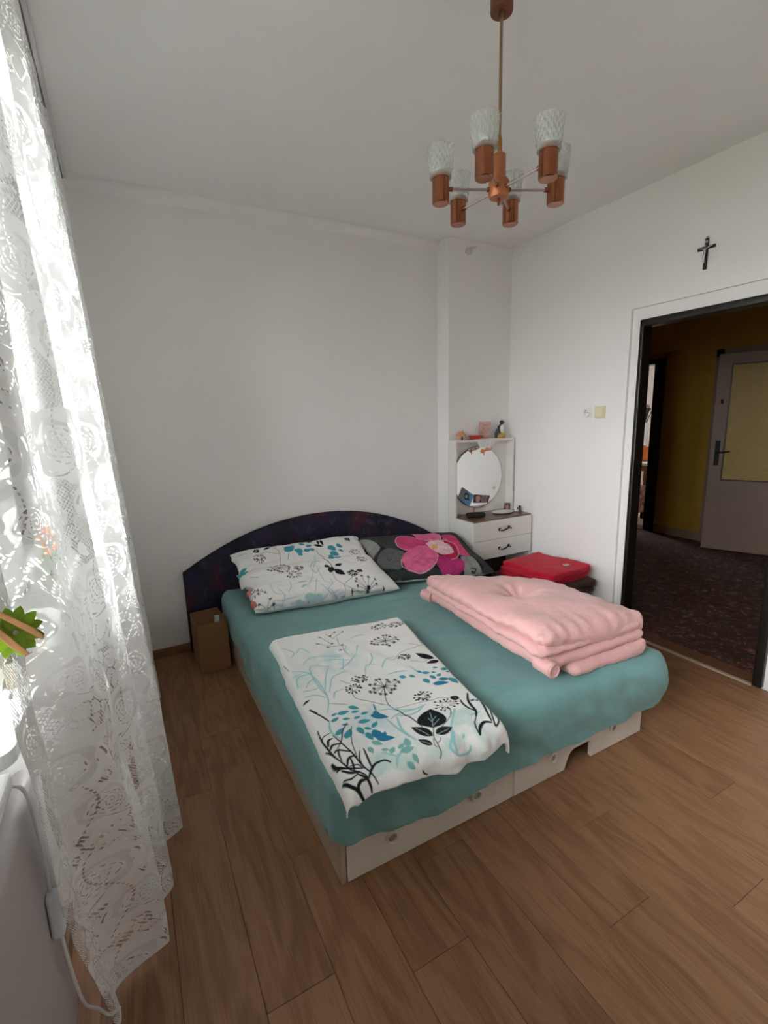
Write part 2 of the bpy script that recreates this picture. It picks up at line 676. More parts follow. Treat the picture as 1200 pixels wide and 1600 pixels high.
def vnoise(x, y, z=0.0, seed=0):
    """smooth value noise on numpy arrays, -1..1"""
    def h(ix, iy):
        n = (ix * 374761393 + iy * 668265263 + seed * 974634777 + int(z * 1000) * 1442695) & 0x7fffffff
        n = (n ^ (n >> 13)) * 1274126177 & 0x7fffffff
        return ((n ^ (n >> 16)) & 0xffff) / 32767.5 - 1.0
    x0 = np.floor(x).astype(np.int64)
    y0 = np.floor(y).astype(np.int64)
    fx = x - x0
    fy = y - y0
    fx = fx * fx * (3 - 2 * fx)
    fy = fy * fy * (3 - 2 * fy)
    return (h(x0, y0) * (1 - fx) + h(x0 + 1, y0) * fx) * (1 - fy) + (h(x0, y0 + 1) * (1 - fx) + h(x0 + 1, y0 + 1) * fx) * fy


def fbm(x, y, seed=0, oct=3):
    r = 0
    a = 1.0
    for i in range(oct):
        r = r + a * vnoise(x * 2 ** i, y * 2 ** i, 0, seed + i * 17)
        a *= 0.5
    return r


def rbox(x0, x1, y0, y1, z0, z1, r, step=0.02):
    """rounded box as a bmesh with even quads"""
    t = bmesh.new()
    nx = max(3, int((x1 - x0) / step)); ny = max(3, int((y1 - y0) / step)); nz = max(3, int((z1 - z0) / step))
    def ax(a, b, n):
        # finer near both ends so the rounding is smooth
        u = np.linspace(0, 1, n + 1)
        inner = a + (b - a) * u
        ext = np.concatenate([a + r * np.linspace(0, 1, 5)[:-1], np.linspace(a + r, b - r, max(2, n)), b - r + r * np.linspace(0, 1, 5)[1:]])
        return ext
    X, Y, Z = ax(x0, x1, nx), ax(y0, y1, ny), ax(z0, z1, nz)
    def face(A, B, f):
        rows = [[t.verts.new(f(a, b)) for b in B] for a in A]
        for p, q in zip(rows, rows[1:]):
            for i in range(len(B) - 1):
                t.faces.new((p[i], p[i + 1], q[i + 1], q[i]))
    face(X, Y, lambda a, b: (a, b, z1)); face(X, Y, lambda a, b: (a, b, z0))
    face(X, Z, lambda a, b: (a, y0, b)); face(X, Z, lambda a, b: (a, y1, b))
    face(Y, Z, lambda a, b: (x0, a, b)); face(Y, Z, lambda a, b: (x1, a, b))
    bmesh.ops.remove_doubles(t, verts=t.verts, dist=1e-5)
    for v in t.verts:
        c = Vector((min(max(v.co.x, x0 + r), x1 - r), min(max(v.co.y, y0 + r), y1 - r), min(max(v.co.z, z0 + r), z1 - r)))
        d = v.co - c
        if d.length > 1e-9:
            v.co = c + d.normalized() * r
    bmesh.ops.recalc_face_normals(t, faces=t.faces)
    return t


class Canvas:
    """flat fabric print drawn in metres, stored as vertex colours on the cloth"""

    def __init__(s, w, h, res, base):
        s.res = res
        s.nx, s.ny = int(w / res) + 1, int(h / res) + 1
        s.a = np.empty((s.ny, s.nx, 3))
        s.a[:] = base
        s.xs = np.arange(s.nx) * res
        s.ys = np.arange(s.ny) * res

    def _win(s, x0, x1, y0, y1):
        i0 = max(0, int(x0 / s.res)); i1 = min(s.nx, int(x1 / s.res) + 2)
        j0 = max(0, int(y0 / s.res)); j1 = min(s.ny, int(y1 / s.res) + 2)
        return i0, i1, j0, j1

    def _mix(s, i0, i1, j0, j1, k, col):
        k = np.clip(k, 0, 1)[..., None]
        s.a[j0:j1, i0:i1] = s.a[j0:j1, i0:i1] * (1 - k) + np.array(col) * k

    def stroke(s, pts, w, col, op=1.0, taper=False):
        pts = smooth_pts(pts)
        w2 = w / 2
        xs = [p[0] for p in pts]; ys = [p[1] for p in pts]
        i0, i1, j0, j1 = s._win(min(xs) - w, max(xs) + w, min(ys) - w, max(ys) + w)
        if i1 <= i0 or j1 <= j0:
            return
        X, Y = np.meshgrid(s.xs[i0:i1], s.ys[j0:j1])
        best = np.full(X.shape, 9.0)
        n = len(pts) - 1
        for q, ((ax, ay), (bx, by)) in enumerate(zip(pts, pts[1:])):
            dx, dy = bx - ax, by - ay
            L = dx * dx + dy * dy + 1e-12
            t = np.clip(((X - ax) * dx + (Y - ay) * dy) / L, 0, 1)
            d = np.hypot(X - ax - t * dx, Y - ay - t * dy)
            ww = w2
            if taper:
                m = (q + t) / n
                ww = w2 * (0.5 + 0.5 * np.sin(PI * np.clip(m, 0, 1)) ** 0.7)
            best = np.minimum(best, d - ww)
        s._mix(i0, i1, j0, j1, (0.5 - best / s.res) * op, col)

    def poly(s, pts, col, op=1.0):
        xs = [p[0] for p in pts]; ys = [p[1] for p in pts]
        i0, i1, j0, j1 = s._win(min(xs), max(xs), min(ys), max(ys))
        if i1 <= i0 or j1 <= j0:
            return
        acc = 0
        for ox, oy in ((.25, .25), (-.25, .25), (.25, -.25), (-.25, -.25)):
            X, Y = np.meshgrid(s.xs[i0:i1] + ox * s.res, s.ys[j0:j1] + oy * s.res)
            ins = np.zeros(X.shape, bool)
            for (ax, ay), (bx, by) in zip(pts, pts[1:] + pts[:1]):
                c = (ay > Y) != (by > Y)
                ins ^= c & (X < (bx - ax) * (Y - ay) / (by - ay + 1e-12) + ax)
            acc = acc + ins
        s._mix(i0, i1, j0, j1, acc / 4 * op, col)

    def leaf(s, a, b, w, col, op=1.0):
        ax, ay = a; bx, by = b
        dx, dy = bx - ax, by - ay
        n = 10
        l, r = [], []
        for i in range(n + 1):
            t = i / n
            h = w * 0.5 * math.sin(PI * t ** 0.8) ** 0.9
            l.append((ax + dx * t - dy * h, ay + dy * t + dx * h))
            r.append((ax + dx * t + dy * h, ay + dy * t - dx * h))
        s.poly(l + r[::-1], col, op)

    def umbel(s, c, r, mode, col, rng):
        if mode == 0:
            for i in range(6):
                a = rng.random() * 6.28
                s.stroke([c, (c[0] + r * math.cos(a), c[1] + r * math.sin(a))], 0.0032, col)
            s.stroke([(c[0] - .001, c[1]), (c[0] + .001, c[1])], r * 0.8, col)
            return
        n = 17 if mode == 1 else 13
        for i in range(n):
            a = 2 * PI * (i + rng.random() * 0.6) / n
            rr = r * (0.6 + 0.45 * rng.random())
            e = (c[0] + rr * math.cos(a), c[1] + rr * 0.85 * math.sin(a))
            if mode == 1:
                s.stroke([c, e], 0.0026, col)
                for k in range(6):
                    b = a + (k - 2.5) * 0.8
                    s.stroke([e, (e[0] + .008 * math.cos(b), e[1] + .010 * math.sin(b))], 0.0030, col)
                s.stroke([e, (e[0] + 1e-4, e[1])], 0.0095, col)
            else:
                m = (c[0] + rr * .35 * math.cos(a), c[1] + rr * .35 * math.sin(a))
                s.stroke([m, e], 0.0022, col)
                s.leaf((e[0] - .004 * math.cos(a), e[1] - .004 * math.sin(a)), (e[0] + .008 * math.cos(a), e[1] + .008 * math.sin(a)), .8, col)
                if rng.random() < .6:
                    e2 = (c[0] + rr * .6 * math.cos(a + .25), c[1] + rr * .6 * math.sin(a + .25))
                    s.leaf((e2[0] - .003, e2[1]), (e2[0] + .006, e2[1] + .005), .9, col)

    def sample(s, x, y):
        fx = np.clip(x / s.res, 0, s.nx - 1.001); fy = np.clip(y / s.res, 0, s.ny - 1.001)
        i = fx.astype(int); j = fy.astype(int)
        fx = (fx - i)[..., None]; fy = (fy - j)[..., None]
        return (s.a[j, i] * (1 - fx) + s.a[j, i + 1] * fx) * (1 - fy) + (s.a[j + 1, i] * (1 - fx) + s.a[j + 1, i + 1] * fx) * fy


def smooth_pts(pts, k=6):
    if len(pts) < 3:
        return pts
    out = []
    P = [pts[0]] + list(pts) + [pts[-1]]
    for i in range(1, len(P) - 2):
        p0, p1, p2, p3 = P[i - 1], P[i], P[i + 1], P[i + 2]
        for j in range(k):
            t = j / k
            out.append(tuple(0.5 * (2 * p1[d] + (p2[d] - p0[d]) * t + (2 * p0[d] - 5 * p1[d] + 4 * p2[d] - p3[d]) * t * t + (3 * p1[d] - p0[d] - 3 * p2[d] + p3[d]) * t ** 3) for d in (0, 1)))
    out.append(tuple(pts[-1]))
    return out


def spline3(pts, k=8):
    out = []
    P = [pts[0]] + list(pts) + [pts[-1]]
    for i in range(1, len(P) - 2):
        p0, p1, p2, p3 = P[i - 1], P[i], P[i + 1], P[i + 2]
        for j in range(k):
            t = j / k
            out.append(tuple(0.5 * (2 * p1[d] + (p2[d] - p0[d]) * t + (2 * p0[d] - 5 * p1[d] + 4 * p2[d] - p3[d]) * t * t + (3 * p1[d] - p0[d] - 3 * p2[d] + p3[d]) * t ** 3) for d in (0, 1, 2)))
    out.append(tuple(pts[-1]))
    return out

# ---- measured print drawings: (colour, width in mm, points) / (colour, base, tip, fullness) / (centre, radius, style)
DST=[('t',3.2,[(0.151,0.769),(0.19,0.671),(0.193,0.482),(0.127,0.416)]),('t',3.2,[(0.19,0.671),(0.187,0.603),(0.193,0.482),(0.215,0.413),(0.283,0.449)]),('t',3.2,[(0.21,0.646),(0.258,0.552),(0.295,0.535),(0.339,0.532)]),('t',3.2,[(0.2,0.622),(0.238,0.531),(0.283,0.449)]),('t',3.2,[(0.11,0.55),(0.134,0.474),(0.187,0.472)]),('t',3.2,[(0.138,0.57),(0.174,0.519),(0.208,0.521)]),('t',3.2,[(0.118,0.587),(0.161,0.597),(0.205,0.582)]),('t',3.2,[(0.207,0.699),(0.229,0.658),(0.267,0.652)]),('t',3.2,[(0.112,0.626),(0.15,0.637),(0.183,0.675)]),('t',3.2,[(0.117,0.461),(0.154,0.453)]),('t',3.2,[(0.181,0.716),(0.239,0.757)]),('t',3.2,[(0.282,0.581),(0.307,0.639)]),('t',3.2,[(0.19,0.275),(0.226,0.231),(0.249,0.295)]),('t',3.2,[(0.154,0.305),(0.183,0.258),(0.147,0.178)]),('t',3.2,[(0.184,0.388),(0.232,0.347),(0.302,0.359),(0.36,0.409)]),('t',3.2,[(0.288,0.396),(0.327,0.408),(0.393,0.464)]),('t',3.2,[(0.312,0.508),(0.362,0.481),(0.436,0.419)]),('t',3.2,[(0.429,0.553),(0.476,0.504),(0.488,0.455)]),('t',3.2,[(0.48,0.594),(0.511,0.557),(0.575,0.534)]),('t',3.2,[(0.395,0.598),(0.431,0.535),(0.469,0.551)]),('t',3.2,[(0.366,0.426),(0.326,0.515)]),('t',3.2,[(0.481,0.259),(0.523,0.249),(0.559,0.264)]),('t',3.2,[(0.445,0.4),(0.477,0.344)]),('t',3.5,[(0.32,0.852),(0.364,0.86),(0.391,0.898)]),('t',3.5,[(0.389,0.885),(0.442,0.922),(0.491,0.923)]),('t',3.5,[(0.481,0.65),(0.515,0.659),(0.552,0.681)]),('t',3.5,[(0.585,0.655),(0.593,0.707),(0.626,0.726)]),('t',4.5,[(0.369,0.913),(0.404,0.938),(0.444,0.941),(0.487,0.921)]),('t',4.5,[(0.363,0.924),(0.341,1.004),(0.35,1.077)]),('t',4.5,[(0.499,1.075),(0.554,1.018),(0.568,1.006)]),('t',4.5,[(0.49,1.101),(0.462,1.138),(0.459,1.174)]),('t',4.5,[(0.499,1.075),(0.469,1.119),(0.44,1.146),(0.459,1.177)]),('t',4.5,[(0.459,1.177),(0.503,1.191),(0.518,1.168)]),('t',4.5,[(0.501,1.14),(0.513,1.129)]),('t',4.5,[(0.592,1.065),(0.639,1.063)]),('t',4,[(0.14,0.816),(0.122,0.874),(0.133,0.927)]),('t',4,[(0.325,0.905),(0.33,0.971),(0.339,1.05)]),('t',4,[(0.339,0.923),(0.385,0.909),(0.449,0.926)]),('t',4,[(0.239,1.138),(0.258,1.112),(0.315,1.087)]),('t',4,[(0.224,1.067),(0.258,1.112)]),('b',5,[(0.33,0.799),(0.314,0.856)]),('k',1.3,[(0.402,0.405),(0.402,0.352),(0.415,0.302)]),('k',1.3,[(0.406,0.35),(0.423,0.314),(0.352,0.28)]),('k',1.3,[(0.386,0.294),(0.314,0.228)]),('k',1.3,[(0.376,0.26),(0.348,0.169)]),('k',1.3,[(0.403,0.292),(0.419,0.223)]),('k',1.3,[(0.401,0.216),(0.472,0.172)]),('k',1.3,[(0.401,0.216),(0.385,0.152)]),('k',1.3,[(0.396,0.189),(0.436,0.154)]),('k',1.3,[(0.113,0.33),(0.118,0.402)]),('k',3.5,[(0.099,0.714),(0.119,0.751)]),('k',4,[(0.1,0.723),(0.126,0.777),(0.138,0.818)]),('k',1.3,[(0.533,0.559),(0.557,0.565),(0.611,0.522),(0.698,0.513),(0.736,0.505)]),('k',1.3,[(0.618,0.61),(0.657,0.643),(0.68,0.645)]),('k',1.4,[(0.696,0.466),(0.746,0.509),(0.77,0.399)]),('k',1.3,[(0.75,0.524),(0.746,0.607),(0.741,0.659)]),('k',1.6,[(0.298,0.674),(0.284,0.708),(0.288,0.744),(0.332,0.786),(0.377,0.841)]),('k',2,[(0.415,0.729),(0.387,0.795),(0.377,0.841),(0.386,0.885)]),('k',1.5,[(0.387,0.872),(0.436,0.889),(0.482,0.897),(0.533,0.913),(0.562,0.916),(0.61,0.947)]),('k',1.3,[(0.504,0.91),(0.523,0.898)]),('k',1.3,[(0.551,0.991),(0.543,1.012),(0.531,1.024)]),('k',3,[(0.388,0.881),(0.394,0.927),(0.404,0.96),(0.408,1.029)]),('k',1.6,[(0.552,0.995),(0.538,1.022),(0.508,1.045),(0.465,1.066)]),('k',2.2,[(0.437,1.055),(0.413,1.092),(0.405,1.128),(0.403,1.151),(0.393,1.167)]),('k',1.6,[(0.43,1.106),(0.423,1.115),(0.408,1.121)]),('k',1.6,[(0.407,1.099),(0.394,1.123),(0.398,1.132)]),('v',1.3,[(0.438,1.049),(0.457,1.017),(0.476,0.974)]),('v',1.3,[(0.451,1.025),(0.452,1.0)]),('v',1.3,[(0.455,1.021),(0.481,1.006)]),('v',1.3,[(0.442,1.045),(0.48,1.026)]),('v',1.3,[(0.402,1.079),(0.385,1.022)]),('v',1.3,[(0.428,1.09),(0.48,1.086)]),('v',1.3,[(0.384,1.116),(0.364,1.092)]),('k',6,[(0.68,0.939),(0.647,0.982),(0.634,1.019),(0.627,1.051),(0.608,1.078)]),('k',3,[(0.608,1.078),(0.58,1.105),(0.567,1.128),(0.565,1.145)]),('k',5,[(0.621,0.967),(0.613,1.0),(0.616,1.03),(0.627,1.051)]),('k',4.5,[(0.685,1.01),(0.662,1.068),(0.641,1.121)]),('k',6,[(0.565,1.145),(0.582,1.127),(0.612,1.115),(0.638,1.126)]),('k',3.5,[(0.68,1.068),(0.656,1.11),(0.643,1.141),(0.663,1.133),(0.675,1.112)]),('k',3,[(0.322,1.178),(0.325,1.189),(0.34,1.202)]),('k',3.5,[(0.084,0.845),(0.079,0.909),(0.082,1.007),(0.097,1.08),(0.118,1.105),(0.134,1.125),(0.139,1.138)]),('k',3.5,[(0.12,0.901),(0.129,0.956),(0.138,1.017),(0.141,1.071),(0.145,1.103),(0.155,1.13),(0.165,1.164)]),('k',2.5,[(0.079,0.909),(0.089,0.891),(0.119,0.883)]),('k',5,[(0.085,0.95),(0.096,0.921),(0.113,0.917)]),('k',5,[(0.084,0.969),(0.1,0.951),(0.129,0.958)]),('k',4.5,[(0.089,0.991),(0.105,0.983),(0.137,1.013)]),('k',5,[(0.096,1.073),(0.114,1.042),(0.133,1.035),(0.141,1.044)]),('k',3.5,[(0.11,0.98),(0.1,0.998),(0.092,1.039)]),('k',4,[(0.122,1.042),(0.117,1.073),(0.111,1.096)]),('k',2.6,[(0.192,0.861),(0.158,0.898),(0.135,0.942),(0.105,0.976)]),('k',2.2,[(0.195,0.89),(0.163,0.963),(0.144,1.046)]),('k',3,[(0.07,0.961),(0.078,0.991),(0.082,1.019)]),('k',5,[(0.064,1.021),(0.067,1.057),(0.096,1.082)]),('k',4,[(0.062,1.062),(0.07,1.069),(0.096,1.08),(0.145,1.103)]),('k',6,[(0.074,1.08),(0.094,1.1),(0.123,1.108)]),('k',3,[(0.062,1.113),(0.084,1.12),(0.112,1.114)]),('k',3,[(0.165,1.022),(0.147,1.058),(0.143,1.098)]),('k',4,[(0.181,1.018),(0.171,1.076),(0.165,1.108)]),('k',5,[(0.227,1.118),(0.211,1.103),(0.182,1.103),(0.158,1.119),(0.141,1.139)]),('k',6,[(0.058,1.117),(0.075,1.137),(0.091,1.152),(0.107,1.193)]),('k',6,[(0.128,1.139),(0.112,1.137),(0.097,1.153),(0.109,1.193)]),('k',5,[(0.112,1.112),(0.133,1.136),(0.139,1.159),(0.139,1.182)]),('k',3,[(0.138,1.1),(0.13,1.078),(0.1,1.076)])]
DLF=[('p',(0.509,1.079),(0.62,1.025),0.6),('p',(0.462,1.167),(0.486,1.11),0.6),('p',(0.432,1.112),(0.462,1.167),0.6),('p',(0.146,1.142),(0.234,1.074),0.5),('p',(0.217,1.123),(0.307,1.142),0.5),('p',(0.268,1.147),(0.335,1.105),0.5),('b',(0.144,0.827),(0.179,0.813),0.5),('b',(0.184,0.833),(0.213,0.844),0.5),('b',(0.222,0.853),(0.252,0.849),0.5),('b',(0.225,0.88),(0.273,0.892),0.5),('b',(0.256,0.841),(0.288,0.842),0.5),('b',(0.169,0.864),(0.194,0.874),0.5),('b',(0.213,0.904),(0.215,0.953),0.5),('b',(0.232,0.918),(0.251,0.943),0.5),('b',(0.256,0.936),(0.288,0.911),0.5),('b',(0.226,0.947),(0.229,0.996),0.5),('b',(0.18,0.793),(0.229,0.802),0.5),('b',(0.228,0.813),(0.262,0.819),0.5),('b',(0.151,0.943),(0.187,0.901),0.5),('b',(0.129,0.908),(0.169,0.882),0.5),('b',(0.235,0.771),(0.266,0.808),0.5),('b',(0.158,0.792),(0.184,0.786),0.5),('d',(0.284,0.864),(0.339,0.908),0.5),('d',(0.31,0.845),(0.307,0.896),0.5),('d',(0.252,0.945),(0.261,1.016),0.5),('d',(0.241,0.996),(0.299,1.026),0.5),('d',(0.257,1.008),(0.287,0.975),0.5),('g',(0.221,1.0),(0.245,1.036),0.55),('g',(0.199,1.02),(0.198,1.056),0.55),('g',(0.229,1.054),(0.253,1.07),0.55),('g',(0.246,1.089),(0.272,1.063),0.55),('g',(0.279,1.081),(0.31,1.068),0.55),('g',(0.275,1.098),(0.329,1.101),0.55),('g',(0.308,1.121),(0.313,1.155),0.55),('g',(0.275,1.136),(0.297,1.165),0.55),('g',(0.313,1.092),(0.326,1.048),0.55),('b',(0.588,0.76),(0.589,0.805),0.6),('b',(0.67,0.705),(0.693,0.713),0.6),('b',(0.644,0.733),(0.662,0.747),0.6),('b',(0.648,0.776),(0.675,0.758),0.6),('b',(0.626,0.751),(0.63,0.79),0.6),('b',(0.592,0.698),(0.607,0.72),0.6),('b',(0.694,0.734),(0.732,0.732),0.6),('b',(0.705,0.758),(0.726,0.755),0.6),('b',(0.607,0.72),(0.639,0.733),0.6),('b',(0.546,0.711),(0.565,0.733),0.6),('b',(0.508,0.691),(0.532,0.716),0.6),('b',(0.687,0.805),(0.694,0.86),0.6),('d',(0.636,0.798),(0.686,0.815),0.5),('d',(0.592,0.82),(0.663,0.838),0.5),('d',(0.669,1.003),(0.688,0.995),0.5),('d',(0.65,0.994),(0.675,0.987),0.5),('k',(0.091,0.665),(0.124,0.654),0.4),('k',(0.434,1.055),(0.49,0.957),0.95),('k',(0.412,1.088),(0.375,1.005),0.45),('k',(0.427,1.083),(0.495,1.086),0.6),('k',(0.388,1.121),(0.357,1.079),0.5),('k',(0.721,0.643),(0.671,0.563),0.45),('k',(0.731,0.665),(0.665,0.665),0.45)]
DUM=[((0.417,0.3),0.008,0),((0.389,0.341),0.008,0),((0.347,0.279),0.008,0),((0.316,0.228),0.008,0),((0.378,0.258),0.008,0),((0.35,0.17),0.008,0),((0.472,0.172),0.008,0),((0.436,0.154),0.008,0),((0.397,0.185),0.008,0),((0.61,0.378),0.075,1),((0.419,0.723),0.065,1),((0.355,0.624),0.035,2),((0.305,0.674),0.035,2),((0.612,0.563),0.03,2),((0.511,0.868),0.035,2),((0.554,0.965),0.045,2),((0.61,0.947),0.012,2),((0.75,0.236),0.04,2),((0.668,0.204),0.04,2)]
DWASH=[(0.324,0.404,0.11,(0.42,0.66,0.68),0.75),(0.169,0.495,0.08,(0.5,0.72,0.73),0.6),(0.263,0.888,0.1,(0.42,0.66,0.72),0.7),(0.584,0.681,0.09,(0.5,0.72,0.73),0.5),(0.415,1.133,0.1,(0.5,0.68,0.62),0.75),(0.584,1.073,0.08,(0.5,0.68,0.66),0.7),(0.216,1.098,0.09,(0.48,0.68,0.66),0.7),(0.531,1.161,0.07,(0.5,0.68,0.62),0.7)]
PA=([('b',3,[(0.406,0.362),(0.381,0.295)]),('t',4,[(0.068,0.438),(0.131,0.435)]),('t',3,[(0.577,0.298),(0.532,0.194)]),('k',1.8,[(0.315,0.459),(0.345,0.386),(0.321,0.265)]),('k',1.3,[(0.186,0.395),(0.255,0.405),(0.336,0.374)]),('k',2.5,[(0.598,0.344),(0.619,0.28),(0.65,0.201),(0.668,0.173)]),('k',2,[(0.053,0.161),(0.092,0.161),(0.11,0.161)])],[('b',(0.39,0.426),(0.439,0.374),0.7),('b',(0.384,0.383),(0.466,0.426),0.7),('b',(0.457,0.392),(0.478,0.35),0.7),('b',(0.481,0.395),(0.481,0.322),0.7),('b',(0.505,0.453),(0.541,0.42),0.7),('b',(0.511,0.347),(0.565,0.365),0.7),('b',(0.556,0.356),(0.598,0.362),0.7),('b',(0.541,0.399),(0.589,0.405),0.7),('b',(0.463,0.338),(0.493,0.313),0.7),('b',(0.701,0.374),(0.74,0.31),0.7),('b',(0.689,0.304),(0.743,0.258),0.7),('b',(0.764,0.374),(0.803,0.338),0.7),('b',(0.665,0.274),(0.698,0.237),0.7),('b',(0.773,0.325),(0.785,0.283),0.7),('b',(0.038,0.283),(0.095,0.295),0.7),('k',(0.246,0.429),(0.3,0.444),0.35),('k',(0.571,0.453),(0.625,0.469),0.35),('k',(0.601,0.405),(0.668,0.377),0.35),('k',(0.668,0.45),(0.668,0.383),0.35),('k',(0.647,0.453),(0.637,0.399),0.35),('k',(0.589,0.469),(0.559,0.466),0.35)],[((0.198,0.362),0.04,2),((0.198,0.435),0.02,2),((0.879,0.268),0.05,2),((0.875,0.414),0.02,2)])
PB=([('t',4,[(0.102,0.422),(0.156,0.392)]),('t',4,[(0.491,0.392),(0.537,0.455),(0.573,0.434)]),('t',3,[(0.573,0.495),(0.509,0.383)]),('k',1.8,[(0.283,0.489),(0.331,0.495),(0.328,0.492)]),('k',1.5,[(0.111,0.477),(0.193,0.504),(0.265,0.471)]),('k',2.5,[(0.585,0.495),(0.609,0.492),(0.621,0.389),(0.615,0.325)]),('l',4,[(0.196,0.283),(0.196,0.208),(0.256,0.153)]),('l',4,[(0.223,0.235),(0.247,0.156),(0.217,0.117)]),('l',4,[(0.313,0.265),(0.304,0.211),(0.274,0.174)]),('l',4,[(0.509,0.383),(0.455,0.265),(0.395,0.18)]),('l',4,[(0.528,0.377),(0.512,0.226),(0.552,0.195)]),('l',4,[(0.491,0.422),(0.491,0.307),(0.549,0.374)]),('l',4,[(0.44,0.226),(0.488,0.217)]),('l',4,[(0.482,0.202),(0.518,0.129),(0.591,0.138)]),('l',4,[(0.506,0.156),(0.534,0.12),(0.609,0.126)]),('l',4,[(0.482,0.253),(0.428,0.135)]),('l',4,[(0.168,0.147),(0.241,0.135),(0.34,0.144)]),('l',4,[(0.558,0.235),(0.561,0.192),(0.512,0.144)]),('l',4,[(0.274,0.12),(0.446,0.117)]),('l',4,[(0.356,0.129),(0.452,0.117),(0.506,0.126)]),('l',4,[(0.168,0.126),(0.238,0.117)]),('k',2,[(0.057,0.389),(0.057,0.371),(0.087,0.253)]),('k',1.3,[(0.129,0.117),(0.159,0.159)]),('k',1.3,[(0.129,0.117),(0.171,0.126)]),('k',1.3,[(0.123,0.117),(0.09,0.147)]),('k',1.3,[(0.117,0.117),(0.057,0.129)]),('k',1.3,[(0.377,0.117),(0.383,0.117)]),('k',1.5,[(0.594,0.286),(0.591,0.214),(0.624,0.162),(0.615,0.12),(0.6,0.117)]),('k',1.3,[(0.624,0.168),(0.694,0.205),(0.751,0.238)]),('k',1.5,[(0.624,0.162),(0.694,0.126),(0.766,0.117)]),('k',1.2,[(0.515,0.153),(0.555,0.117),(0.6,0.117)])],[('b',(0.657,0.486),(0.733,0.492),0.7),('b',(0.675,0.471),(0.742,0.489),0.7),('b',(0.648,0.489),(0.675,0.443),0.7),('b',(0.06,0.537),(0.123,0.507),0.7),('b',(0.063,0.537),(0.069,0.48),0.7),('b',(0.072,0.489),(0.12,0.504),0.7),('k',(0.585,0.383),(0.597,0.335),0.6),('k',(0.615,0.341),(0.579,0.277),0.6),('k',(0.621,0.313),(0.663,0.238),0.6),('k',(0.642,0.35),(0.694,0.362),0.6),('t',(0.356,0.244),(0.413,0.235),0.35),('t',(0.359,0.192),(0.401,0.202),0.35),('t',(0.359,0.132),(0.434,0.129),0.35),('t',(0.413,0.12),(0.473,0.126),0.35),('t',(0.304,0.123),(0.352,0.117),0.35),('t',(0.38,0.12),(0.428,0.117),0.35),('k',(0.763,0.126),(0.79,0.135),0.7)],[((0.304,0.443),0.07,1),((0.368,0.341),0.05,2),((0.422,0.401),0.03,2),((0.853,0.401),0.04,2),((0.724,0.25),0.03,2),((0.09,0.247),0.045,2),((0.147,0.22),0.011,0),((0.09,0.147),0.011,0),((0.159,0.159),0.011,0),((0.171,0.126),0.011,0),((0.766,0.117),0.11,1),((0.775,0.265),0.015,2),((0.712,0.244),0.03,2)])
